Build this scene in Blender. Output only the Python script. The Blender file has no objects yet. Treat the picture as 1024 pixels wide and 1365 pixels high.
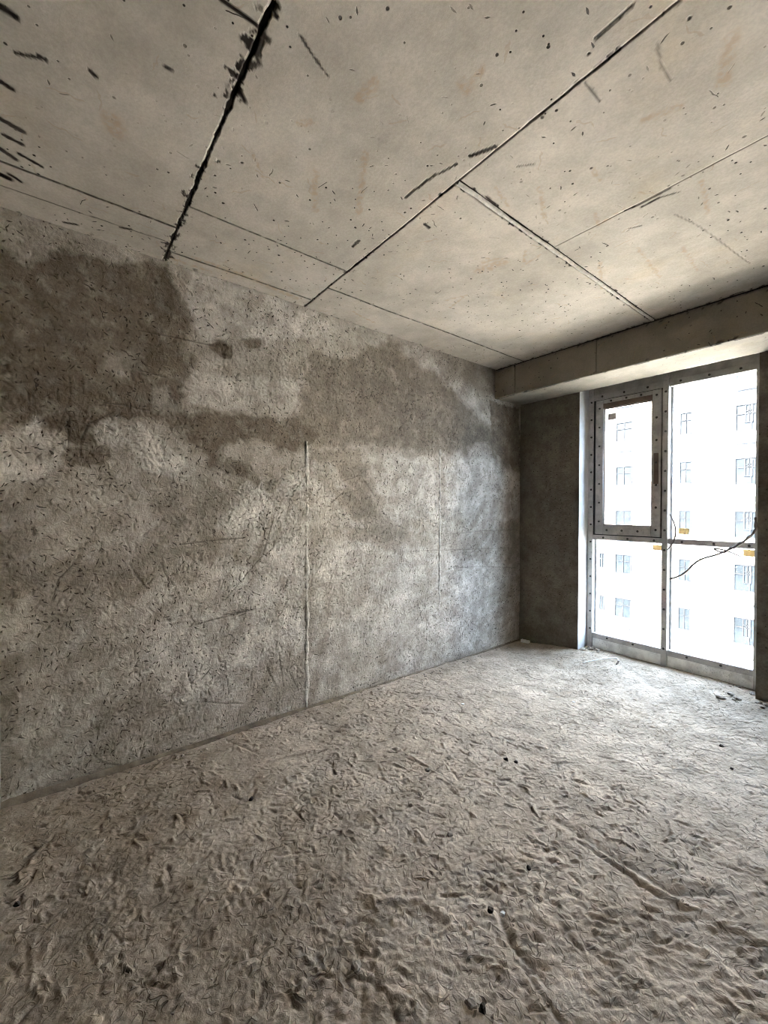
import bpy, bmesh, math, random
import numpy as np
from mathutils import Vector, Matrix

sc = bpy.context.scene
COL = sc.collection

# ------------------------------------------------------------------ camera
cam_d = bpy.data.cameras.new('camera'); cam = bpy.data.objects.new('camera', cam_d); COL.objects.link(cam)
F_PX, PITCH, ROLL, YAW = 557.59, -0.0098, 0.0032, 0.9097
cam_d.sensor_fit = 'HORIZONTAL'; cam_d.sensor_width = 36.0; cam_d.lens = F_PX / 1024 * 36.0
cam_d.clip_start = 0.02; cam_d.clip_end = 400
_fw = Vector((-math.sin(YAW)*math.cos(PITCH), math.cos(YAW)*math.cos(PITCH), math.sin(PITCH)))
_rt = Vector((math.cos(YAW), math.sin(YAW), 0)); _up = _rt.cross(_fw)
_r2 = _rt*math.cos(ROLL) + _up*math.sin(ROLL); _u2 = _up*math.cos(ROLL) - _rt*math.sin(ROLL)
M = Matrix((( _r2.x, _u2.x, -_fw.x, 0), (_r2.y, _u2.y, -_fw.y, 0), (_r2.z, _u2.z, -_fw.z, 1.39), (0, 0, 0, 1)))
cam.matrix_world = M
sc.camera = cam

# ------------------------------------------------------------------ light
world = bpy.data.worlds.new('sky'); sc.world = world; world.use_nodes = True
bg = world.node_tree.nodes['Background']
bg.inputs['Color'].default_value = (0.58, 0.72, 1.0, 1); bg.inputs['Strength'].default_value = 5.2
sun_d = bpy.data.lights.new('sun', 'SUN'); sun = bpy.data.objects.new('sun', sun_d); COL.objects.link(sun)
sun_d.energy = 34.0; sun_d.angle = math.radians(0.6); sun_d.color = (1.0, 0.852, 0.73)
sun.rotation_euler = Vector((0.30, 0.78, -0.55)).to_track_quat('-Z', 'Y').to_euler()
sun.location = (0, -10, 30)
sc.view_settings.view_transform = 'Standard'; sc.view_settings.look = 'None'
sc.view_settings.gamma = 1.0; sc.view_settings.use_curve_mapping = False
sc.view_settings.exposure = 2.50
sc.cycles.max_bounces = 14; sc.cycles.diffuse_bounces = 8; sc.cycles.transparent_max_bounces = 12
sc.cycles.sample_clamp_indirect = 8.0
sc.cycles.filter_width = 0.95

# ------------------------------------------------------------------ room measures (metres)
XW, XR = -2.60, 0.78            # left and right wall
YB, YP, YO = -0.216, 3.84, 4.14 # back stub, pier face, outer face of the window wall
HC = 2.7586                     # ceiling
BY0, BY1, BZ = 3.41, 3.80, 2.472  # beam
WX0, WX1 = -1.966, -0.700       # window opening
WY = 4.0                        # room side of the window frame
WTOP = 2.62

DAMP_SHADE = [(1.0, 0.05, [(-0.228, 2.55), (-0.103, 2.562), (-0.048, 2.6), (0.099, 2.692), (0.226, 2.655), (0.398, 2.733), (0.457, 2.746), (0.548, 2.61), (0.596, 2.496), (0.604, 2.412), (0.568, 2.317), (0.56, 2.251), (0.636, 2.225), (0.612, 2.155), (0.579, 2.097), (0.571, 2.018), (0.547, 1.938), (0.711, 1.975), (0.936, 1.975), (1.297, 1.985), (1.411, 1.974), (1.471, 1.876), (1.325, 1.784), (1.135, 1.777), (1.009, 1.804), (0.798, 1.783), (0.754, 1.689), (0.798, 1.601), (0.711, 1.632), (0.587, 1.762), (0.478, 1.869), (0.36, 1.862), (0.257, 1.841), (0.158, 1.778), (0.12, 1.679), (0.065, 1.704), (0.021, 1.736), (-0.051, 1.765), (-0.079, 1.819), (-0.12, 1.799), (-0.232, 1.743)]), (0.75, 0.09, [(1.324, 2.193), (1.352, 2.455), (1.722, 2.495), (2.077, 2.74), (2.275, 2.636), (2.67, 2.56), (2.967, 2.342), (3.181, 2.232), (3.411, 2.114), (3.788, 1.998), (3.817, 1.804), (3.597, 1.814), (3.354, 1.916), (3.183, 2.003), (2.97, 1.899), (2.582, 1.861), (2.238, 1.882), (1.932, 1.883), (1.724, 1.874), (1.471, 1.796), (1.297, 1.807), (1.269, 1.981)]), (0.9, 0.025, [(3.315, 2.432), (3.81, 2.432), (3.857, 1.807), (3.738, 1.761), (3.609, 1.845), (3.413, 1.921), (3.352, 2.181)]), (1.0, 0.015, [(0.694, 2.339), (0.746, 2.396), (0.798, 2.409), (0.852, 2.377), (0.834, 2.299), (0.781, 2.296), (0.711, 2.307)]), (1.0, 0.012, [(0.912, 2.419), (0.955, 2.448), (1.018, 2.449), (1.013, 2.396), (0.974, 2.373), (0.936, 2.387)]), (0.9, 0.02, [(0.021, 1.699), (0.065, 1.689), (0.121, 1.709), (0.19, 1.7), (0.216, 1.656), (0.184, 1.599), (0.095, 1.593), (0.017, 1.607)]), (0.9, 0.015, [(1.033, 1.556), (1.084, 1.573), (1.135, 1.56), (1.125, 1.496), (1.069, 1.49)]), (0.8, 0.02, [(0.78, 1.664), (0.852, 1.687), (0.96, 1.648), (1.023, 1.565), (0.994, 1.526), (0.927, 1.58), (0.798, 1.583)]), (0.6, 0.05, [(1.365, 1.787), (1.792, 1.836), (1.848, 1.601), (1.971, 1.314), (1.726, 1.306), (1.532, 1.507), (1.383, 1.581)]), (0.45, 0.06, [(1.66, 1.229), (2.083, 1.253), (2.241, 1.175), (2.008, 1.125), (1.713, 1.139)]), (0.35, 0.08, [(0.451, 1.332), (0.936, 1.279), (1.084, 1.08), (0.798, 1.008), (0.45, 1.123)]), (0.35, 0.06, [(0.936, 1.562), (0.798, 1.282), (0.586, 1.244), (0.395, 1.333), (0.508, 1.501)]), (0.4, 0.08, [(-0.226, 1.202), (-0.053, 1.138), (0.189, 1.082), (0.395, 1.023), (0.395, 0.92), (0.063, 0.961), (-0.227, 0.962)]), (0.5, 0.05, [(-0.228, 0.72), (-0.153, 0.705), (-0.156, 0.032), (-0.231, 0.029)]), (0.45, 0.07, [(3.48, 1.221), (3.862, 1.292), (3.876, 0.016), (3.43, 0.1)])]  # traced damp stains; last patch paints the pier's shade in the far corner
PALE = [(0.9, 0.05, [(0.549, 2.771), (0.936, 2.789), (1.296, 2.756), (1.53, 2.735), (1.53, 2.575), (1.033, 2.453), (0.636, 2.377), (0.604, 2.541)]), (0.8, 0.06, [(0.587, 2.15), (0.936, 2.265), (1.296, 2.264), (1.296, 2.086), (0.936, 2.031), (0.607, 1.959)]), (0.7, 0.05, [(0.192, 2.188), (0.326, 2.239), (0.397, 2.153), (0.291, 2.072), (0.159, 2.085)]), (0.7, 0.03, [(0.397, 2.051), (0.501, 2.091), (0.532, 1.948), (0.415, 1.902)]), (0.9, 0.03, [(-0.106, 1.819), (-0.051, 1.844), (-0.057, 1.753), (0.035, 1.708), (0.006, 1.595), (-0.134, 1.515), (-0.225, 1.511), (-0.224, 1.717), (-0.16, 1.724)]), (0.9, 0.03, [(0.127, 1.774), (0.223, 1.844), (0.325, 1.849), (0.433, 1.789), (0.587, 1.633), (0.508, 1.543), (0.325, 1.616), (0.223, 1.687)]), (0.8, 0.04, [(1.354, 1.735), (1.532, 1.695), (1.725, 1.54), (1.471, 1.532), (1.354, 1.554)]), (0.8, 0.05, [(1.861, 1.802), (2.582, 1.828), (2.631, 1.306), (2.161, 1.312), (1.933, 1.547)]), (0.9, 0.01, [(2.208, 1.433), (2.306, 1.447), (2.339, 1.372), (2.241, 1.262)]), (0.8, 0.06, [(2.693, 1.837), (3.297, 1.883), (3.791, 1.724), (3.795, 1.293), (2.774, 1.305)]), (0.8, 0.15, [(0.798, 1.556), (1.325, 1.578), (1.327, 0.445), (0.585, 0.157), (0.322, 0.483), (0.798, 1.008)]), (0.6, 0.06, [(2.077, 2.74), (2.4, 2.727), (3.071, 2.498), (3.294, 2.247), (3.072, 2.323), (2.577, 2.542), (2.275, 2.605)]), (0.6, 0.03, [(3.183, 2.017), (3.296, 2.043), (3.512, 1.673), (3.358, 1.519), (3.184, 1.874)]), (0.6, 0.1, [(1.413, 1.163), (2.497, 1.05), (3.801, 0.741), (3.809, 0.028), (2.415, 0.036), (1.415, 0.031)])]  # pale render; patches near the window raised to stand in for sky light
SCRATCH = [(0.006, -1, [(0.344, 2.344), (0.529, 2.35), (0.733, 2.352)]), (0.006, -1, [(0.546, 1.176), (0.754, 1.193), (0.898, 1.196)]), (0.007, -1, [(0.296, 1.093), (0.33, 1.017), (0.38, 0.947)]), (0.006, -1, [(0.446, 1.081), (0.469, 1.016), (0.515, 0.944)]), (0.006, -1, [(0.057, 1.104), (-0.002, 1.035), (-0.025, 0.935)]), (0.006, -1, [(0.122, 0.177), (0.141, 0.108), (0.186, 0.053), (0.259, 0.017)]), (0.005, -1, [(0.667, 0.243), (0.797, 0.192), (0.912, 0.159)]), (0.004, 0.6, [(0.22, 0.736), (0.507, 0.736), (0.798, 0.724)]), (0.006, -1, [(0.834, 1.649), (0.889, 1.587)]), (0.005, -1, [(1.533, 1.416), (1.646, 1.505)]), (0.004, -0.8, [(1.633, 1.581), (1.792, 1.633)]), (0.004, -0.8, [(1.827, 1.6), (1.934, 1.477)]), (0.008, -1, [(0.173, 1.207), (0.173, 1.153)]), (0.012, -1, [(-0.171, 0.996), (-0.168, 0.968)]), (0.012, -1, [(-0.097, 1.288), (-0.094, 1.256)]), (0.006, -1, [(0.086, 1.638), (0.09, 1.732), (0.121, 1.812), (0.224, 1.883)]), (0.004, -1, [(0.036, 1.819), (0.041, 1.672)]), (0.006, -1, [(0.045, 2.036), (0.048, 1.951)]), (0.006, -1, [(0.097, 2.038), (0.1, 1.967)]), (0.006, -1, [(-0.094, 1.962), (-0.095, 1.874)]), (0.006, -1, [(-0.111, 1.942), (-0.109, 1.843)]), (0.005, -1, [(-0.002, 1.968), (-0.005, 1.924)]), (0.004, -0.8, [(-0.008, 1.741), (0.051, 1.952)]), (0.005, -1, [(0.191, 1.929), (0.274, 1.93), (0.397, 1.916)]), (0.005, -1, [(0.343, 2.13), (0.478, 2.116)]), (0.004, -0.8, [(1.109, 1.324), (1.034, 1.084), (0.798, 0.825)]), (0.004, 0.5, [(1.299, 0.244), (1.163, 0.127), (1.059, 0.4)]), (0.006, -1, [(0.626, 0.703), (0.984, 0.743), (0.789, 0.735)]), (0.005, -1, [(1.059, 0.352), (1.11, 0.241)]), (0.005, -1, [(1.147, 0.431), (1.179, 0.198)]), (0.005, -1, [(1.216, 0.29), (1.288, 0.144)]), (0.006, -1, [(0.811, 0.34), (0.82, 0.246)]), (0.005, -1, [(0.96, 0.346), (0.955, 0.257)]), (0.004, -1, [(1.136, 0.666), (1.167, 0.696)]), (0.005, -1, [(0.762, 0.625), (0.78, 0.668)]), (0.014, -1, [(0.48, 0.758), (0.495, 0.747)]), (0.004, -0.6, [(2.775, 1.156), (3.19, 1.17), (3.797, 1.167)]), (0.004, -0.6, [(2.777, 0.846), (3.193, 0.831), (3.801, 0.765)]), (0.003, -0.6, [(2.324, 1.029), (3.799, 0.978)]), (0.012, -1, [(0.308, 2.111), (0.319, 2.069)]), (0.016, -1, [(0.2, 1.798), (0.23, 1.79)])]
CEIL_MARK = [(0.01, 1, [(-1.411, 1.209), (-1.323, 1.217), (-1.241, 1.225)]), (0.006, 1, [(-1.228, 1.234), (-1.152, 1.253)]), (0.014, 1, [(-1.091, 1.268), (-1.043, 1.29), (-1.006, 1.31)]), (0.008, 1, [(-0.594, 1.238), (-0.552, 1.237), (-0.498, 1.236)]), (0.003, 0.7, [(-1.121, 0.558), (-1.149, 0.621), (-1.172, 0.682)]), (0.012, 1, [(-1.389, 0.47), (-1.415, 0.499)]), (0.012, 1, [(-1.174, 0.351), (-1.173, 0.422), (-1.174, 0.466)]), (0.003, 0.5, [(-0.677, 1.34), (-0.677, 1.441)]), (0.003, 0.5, [(-2.424, -0.193), (-2.42, 0.092), (-2.401, 0.436)]), (0.004, 0.7, [(-0.853, 2.056), (-0.769, 2.064), (-0.668, 2.065)]), (0.006, 0.8, [(-0.793, 2.086), (-0.718, 2.086)]), (0.004, 0.6, [(-0.891, 2.199), (-0.844, 2.224)]), (0.003, 0.6, [(-0.718, 2.086), (-0.656, 2.115)]), (0.003, 0.3, [(-0.494, 1.397), (-0.509, 1.481), (-0.504, 1.549)]), (0.002, 0.3, [(-0.599, 3.035), (-0.677, 2.437), (-0.716, 2.262)]), (0.008, 0.9, [(-1.691, -0.099), (-1.657, -0.028)]), (0.02, 0.9, [(-1.56, -0.129), (-1.568, -0.092)]), (0.016, 0.9, [(-1.831, -0.153), (-1.843, -0.118)]), (0.022, 0.9, [(-2.006, -0.168), (-2.026, -0.099)]), (0.016, 0.9, [(-2.089, -0.155), (-2.1, -0.108)]), (0.012, 0.9, [(-2.164, -0.118), (-2.188, -0.051)]), (0.02, 0.8, [(-2.172, -0.182), (-2.205, -0.131)]), (0.03, 0.8, [(-2.342, -0.186), (-2.351, -0.159)]), (0.014, 0.8, [(-2.319, -0.157), (-2.341, -0.121)]), (0.01, 0.9, [(-1.657, -0.042), (-1.662, -0.028)]), (0.01, 0.9, [(-1.618, 0.082), (-1.628, 0.095)]), (0.01, 0.7, [(-1.46, 0.266), (-1.458, 0.283)]), (0.012, 0.8, [(-2.552, 0.024), (-2.534, 0.073)]), (0.012, 0.7, [(-2.422, 0.242), (-2.407, 0.287)]), (0.014, 0.8, [(-1.482, 1.394), (-1.488, 1.43)]), (0.012, 1, [(-1.841, 1.218), (-1.781, 1.215)]), (0.003, 0.4, [(-1.007, 1.455), (-0.96, 1.497)]), (0.01, 0.9, [(-1.188, 1.486), (-1.192, 1.555)])]
CEIL_RUST = [(0.02, [(-1.334, 0.94), (-1.466, 1.015), (-1.623, 1.107)]), (0.01, [(-1.131, 1.475), (-1.173, 1.64)]), (0.012, [(-1.31, 1.965), (-1.396, 2.08), (-1.28, 2.058)]), (0.015, [(-1.013, 1.626), (-1.105, 1.807)]), (0.02, [(-0.612, 1.635), (-0.522, 1.673)]), (0.012, [(-0.941, 1.975), (-0.974, 2.059), (-0.855, 2.045)]), (0.02, [(-0.922, 1.027), (-0.94, 1.064), (-0.863, 1.047)]), (0.015, [(-1.476, 1.863), (-1.532, 1.967)]), (0.02, [(-1.512, 1.874), (-1.438, 1.911)]), (0.012, [(-0.577, 2.116), (-0.62, 2.385)]), (0.012, [(-1.934, 2.018), (-1.807, 2.07), (-1.99, 2.113)]), (0.03, [(-0.353, 1.546), (-0.403, 1.69)]), (0.02, [(-1.535, 0.831), (-1.727, 0.935)]), (0.02, [(-1.375, 0.684), (-1.342, 0.712)]), (0.01, [(-1.59, 0.587), (-1.686, 0.67)]), (0.03, [(-1.164, 0.798), (-1.094, 0.808)]), (0.012, [(-2.493, 1.849), (-2.448, 1.621)]), (0.012, [(-0.928, 2.4), (-0.964, 2.815)]), (0.012, [(-0.783, 2.584), (-0.802, 2.895)]), (0.014, [(-1.112, 2.382), (-1.238, 2.674)]), (0.014, [(-0.828, 1.702), (-0.836, 1.785)]), (0.05, [(-1.572, 1.916), (-1.447, 1.956)]), (0.05, [(-1.771, 0.155), (-1.815, 0.17)]), (0.03, [(-2.471, 0.597), (-2.478, 0.892), (-2.528, 1.233)]), (0.02, [(-2.548, 0.5), (-2.55, 0.698)])]
FLOOR_MARK = [(0.012, -5, [(-0.882, 1.193), (-0.839, 1.164), (-0.802, 1.145)]), (0.014, -6, [(-0.798, 1.139), (-0.736, 1.128), (-0.684, 1.127)]), (0.008, -4, [(-0.963, 0.735), (-0.906, 0.732), (-0.854, 0.716)]), (0.01, -5, [(-1.965, 0.726), (-2.007, 0.76)]), (0.012, -5, [(-1.123, 0.436), (-1.168, 0.469)]), (0.006, -3, [(-0.989, 0.7), (-0.915, 0.636)]), (0.006, -3, [(-0.985, 0.738), (-0.947, 0.709)]), (0.01, -4, [(-1.652, 1.537), (-1.544, 1.571)]), (0.006, -4, [(-1.757, 0.849), (-1.667, 0.852)]), (0.006, -3, [(-2.555, 0.783), (-2.283, 0.886)]), (0.012, 6, [(-2.184, 0.911), (-2.122, 1.155)]), (0.03, -6, [(-0.999, 1.756), (-0.796, 1.747), (-0.535, 1.757), (-0.435, 1.886)]), (0.02, 5, [(-0.853, 1.737), (-0.525, 1.723), (-0.287, 1.78)]), (0.012, -5, [(-0.872, 1.712), (-0.693, 1.707), (-0.563, 1.697)]), (0.02, 5, [(-1.192, 0.859), (-1.078, 1.006), (-0.967, 1.04)]), (0.01, -4, [(-0.724, 1.109), (-0.581, 1.068)]), (0.01, -4, [(-1.56, 1.452), (-1.578, 1.633)]), (0.015, 5, [(-1.727, 1.55), (-1.556, 1.556)]), (0.01, -5, [(-1.978, -0.158), (-1.959, -0.143)]), (0.012, -5, [(-1.11, 0.544), (-1.066, 0.511)])]

# ------------------------------------------------------------------ numpy noise
_rng = np.random.default_rng(7)
_perm = np.concatenate([_rng.permutation(512)]*2)
_ga = _rng.uniform(0, 2*np.pi, 512); _gx, _gy = np.cos(_ga), np.sin(_ga)
def pnoise(u, v, seed=0):
    u = u + seed*17.31; v = v + seed*9.77
    iu = np.floor(u).astype(np.int64); iv = np.floor(v).astype(np.int64)
    fu = u - iu; fv = v - iv
    su = fu*fu*fu*(fu*(fu*6-15)+10); sv = fv*fv*fv*(fv*(fv*6-15)+10)
    def g(a, b, x, y):
        k = _perm[_perm[a & 511] + (b & 511)]
        return _gx[k]*x + _gy[k]*y
    n00 = g(iu, iv, fu, fv); n10 = g(iu+1, iv, fu-1, fv); n01 = g(iu, iv+1, fu, fv-1); n11 = g(iu+1, iv+1, fu-1, fv-1)
    a = n00 + su*(n10-n00); b = n01 + su*(n11-n01)
    return (a + sv*(b-a))*1.5
def fbm(u, v, octv=4, seed=0, gain=0.5):
    s = 0; a = 1.0
    for i in range(octv):
        s = s + a*pnoise(u*2**i, v*2**i, seed+i*3); a *= gain
    return s
def sstep(a, b, x):
    t = np.clip((x-a)/(b-a), 0, 1); return t*t*(3-2*t)
def seg_dist(u, v, p, q):
    dx, dy = q[0]-p[0], q[1]-p[1]
    t = np.clip(((u-p[0])*dx + (v-p[1])*dy)/(dx*dx+dy*dy+1e-12), 0, 1)
    return np.hypot(u-p[0]-t*dx, v-p[1]-t*dy)
def poly_sd(u, v, poly):
    """signed distance to a polygon, negative inside"""
    d = np.full(u.shape, 1e9); ins = np.zeros(u.shape, bool)
    n = len(poly)
    for i in range(n):
        p, q = poly[i], poly[(i+1) % n]
        d = np.minimum(d, seg_dist(u, v, p, q))
        c = (p[1] > v) != (q[1] > v)
        with np.errstate(divide='ignore', invalid='ignore'):
            xx = p[0] + (v-p[1])*(q[0]-p[0])/((q[1]-p[1]) if q[1] != p[1] else 1e-12)
        ins ^= c & (u < xx)
    return np.where(ins, -d, d)
def stamp(H, u0, v0, st, pts, w, amt, mode='add'):
    """soft-edged polyline stroke pressed into (or left standing on) a height grid; H[iv, iu]"""
    us = [p[0] for p in pts]; vs = [p[1] for p in pts]
    pad = w*2.2
    i0 = max(0, int((min(us)-pad-u0)/st)); i1 = min(H.shape[1], int((max(us)+pad-u0)/st)+2)
    j0 = max(0, int((min(vs)-pad-v0)/st)); j1 = min(H.shape[0], int((max(vs)+pad-v0)/st)+2)
    if i1 <= i0 or j1 <= j0: return
    uu, vv = np.meshgrid(u0 + np.arange(i0, i1)*st, v0 + np.arange(j0, j1)*st)
    d = np.full(uu.shape, 1e9)
    for a, b in zip(pts[:-1], pts[1:]): d = np.minimum(d, seg_dist(uu, vv, a, b))
    k = np.exp(-(d/w)**2*2.0)*amt
    if mode == 'add': H[j0:j1, i0:i1] += k
    else: H[j0:j1, i0:i1] = np.maximum(H[j0:j1, i0:i1], k)

# ------------------------------------------------------------------ mesh helpers
def setp(o, label=None, cat=None, group=None, kind=None):
    if label: o['label'] = label
    if cat: o['category'] = cat
    if group: o['group'] = group
    if kind: o['kind'] = kind
    return o
def link(name, me, mat, parent=None, loc=None):
    o = bpy.data.objects.new(name, me); COL.objects.link(o)
    if mat is not None and not me.materials: me.materials.append(mat)
    if parent: o.parent = parent
    if loc is not None: o.location = loc
    return o
def empty(name, loc=(0, 0, 0)):
    o = bpy.data.objects.new(name, None); COL.objects.link(o); o.location = loc; o.empty_display_size = 0.1
    return o
def grid_mesh(name, P, attrs, skirt=None, smooth=True, flip=False):
    """P: (nv, nu, 3) points; attrs: {name: (nv, nu)}; skirt: vector pulling a border flange off the back"""
    nv, nu = P.shape[:2]
    verts = P.reshape(-1, 3)
    idx = np.arange(nv*nu).reshape(nv, nu)
    q = np.stack([idx[:-1, :-1], idx[:-1, 1:], idx[1:, 1:], idx[1:, :-1]], -1).reshape(-1, 4)
    if skirt is not None:
        ring = np.concatenate([idx[0, :], idx[1:, -1], idx[-1, -2::-1], idx[-2:0:-1, 0]])
        base = len(verts); verts = np.concatenate([verts, verts[ring] + np.array(skirt)])
        k = np.arange(len(ring)); k2 = (k+1) % len(ring)
        q = np.concatenate([q, np.stack([ring[k2], ring[k], base+k, base+k2], -1)])
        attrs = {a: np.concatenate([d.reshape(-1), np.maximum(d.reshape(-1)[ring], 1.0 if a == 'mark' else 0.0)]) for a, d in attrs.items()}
    if flip: q = q[:, ::-1]
    me = bpy.data.meshes.new(name)
    me.vertices.add(len(verts)); me.vertices.foreach_set('co', np.ascontiguousarray(verts, dtype=np.float32).ravel())
    me.loops.add(q.size); me.loops.foreach_set('vertex_index', q.astype(np.int32).ravel())
    me.polygons.add(len(q)); me.polygons.foreach_set('loop_start', np.arange(0, q.size, 4, dtype=np.int32))
    me.polygons.foreach_set('use_smooth', np.full(len(q), smooth))
    for a, d in attrs.items():
        at = me.attributes.new(a, 'FLOAT', 'POINT'); at.data.foreach_set('value', np.ascontiguousarray(d, dtype=np.float32).ravel())
    me.update(calc_edges=True)
    return me
def bm_box(bm, lo, hi):
    x0, y0, z0 = lo; x1, y1, z1 = hi
    v = [bm.verts.new(p) for p in ((x0,y0,z0),(x1,y0,z0),(x1,y1,z0),(x0,y1,z0),(x0,y0,z1),(x1,y0,z1),(x1,y1,z1),(x0,y1,z1))]
    for f in ((3,2,1,0),(4,5,6,7),(0,1,5,4),(1,2,6,5),(2,3,7,6),(3,0,4,7)): bm.faces.new([v[i] for i in f])
def to_mesh(bm, name, bevel=0, seg=1, smooth=False):
    if bevel: bmesh.ops.bevel(bm, geom=bm.edges[:], offset=bevel, segments=seg, affect='EDGES', clamp_overlap=True)
    bm.normal_update()
    me = bpy.data.meshes.new(name); bm.to_mesh(me); bm.free()
    if smooth:
        for p in me.polygons: p.use_smooth = True
    return me
def boxes(name, bl, mat, parent=None, bevel=0, seg=1):
    bm = bmesh.new()
    for lo, hi in bl: bm_box(bm, lo, hi)
    return link(name, to_mesh(bm, name, bevel, seg), mat, parent)
def tube_mesh(name, pts, rad, ns=8):
    """smooth tube along a Catmull-Rom path, radii per point"""
    P = [Vector(p) for p in pts]
    if not hasattr(rad, '__len__'): rad = [rad]*len(P)
    Q, R = [], []
    for i in range(len(P)-1):
        p0, p1, p2, p3 = P[max(i-1, 0)], P[i], P[i+1], P[min(i+2, len(P)-1)]
        for k in range(5):
            t = k/5
            Q.append(0.5*((2*p1) + (p2-p0)*t + (2*p0-5*p1+4*p2-p3)*t*t + (3*p1-p0-3*p2+p3)*t**3)); R.append(rad[i]*(1-t)+rad[i+1]*t)
    Q.append(P[-1]); R.append(rad[-1])
    bm = bmesh.new(); rings = []
    up = Vector((0.31, 0.2, 0.93))
    for i, q in enumerate(Q):
        t = (Q[min(i+1, len(Q)-1)] - Q[max(i-1, 0)]).normalized()
        a = t.cross(up).normalized(); b = t.cross(a)
        rings.append([bm.verts.new(q + (a*math.cos(2*math.pi*k/ns) + b*math.sin(2*math.pi*k/ns))*R[i]) for k in range(ns)])
    for r0, r1 in zip(rings[:-1], rings[1:]):
        for k in range(ns): bm.faces.new((r0[k], r0[(k+1) % ns], r1[(k+1) % ns], r1[k]))
    bm.faces.new(rings[0][::-1]); bm.faces.new(rings[-1])
    bmesh.ops.recalc_face_normals(bm, faces=bm.faces[:])
    return to_mesh(bm, name, smooth=True)

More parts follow.
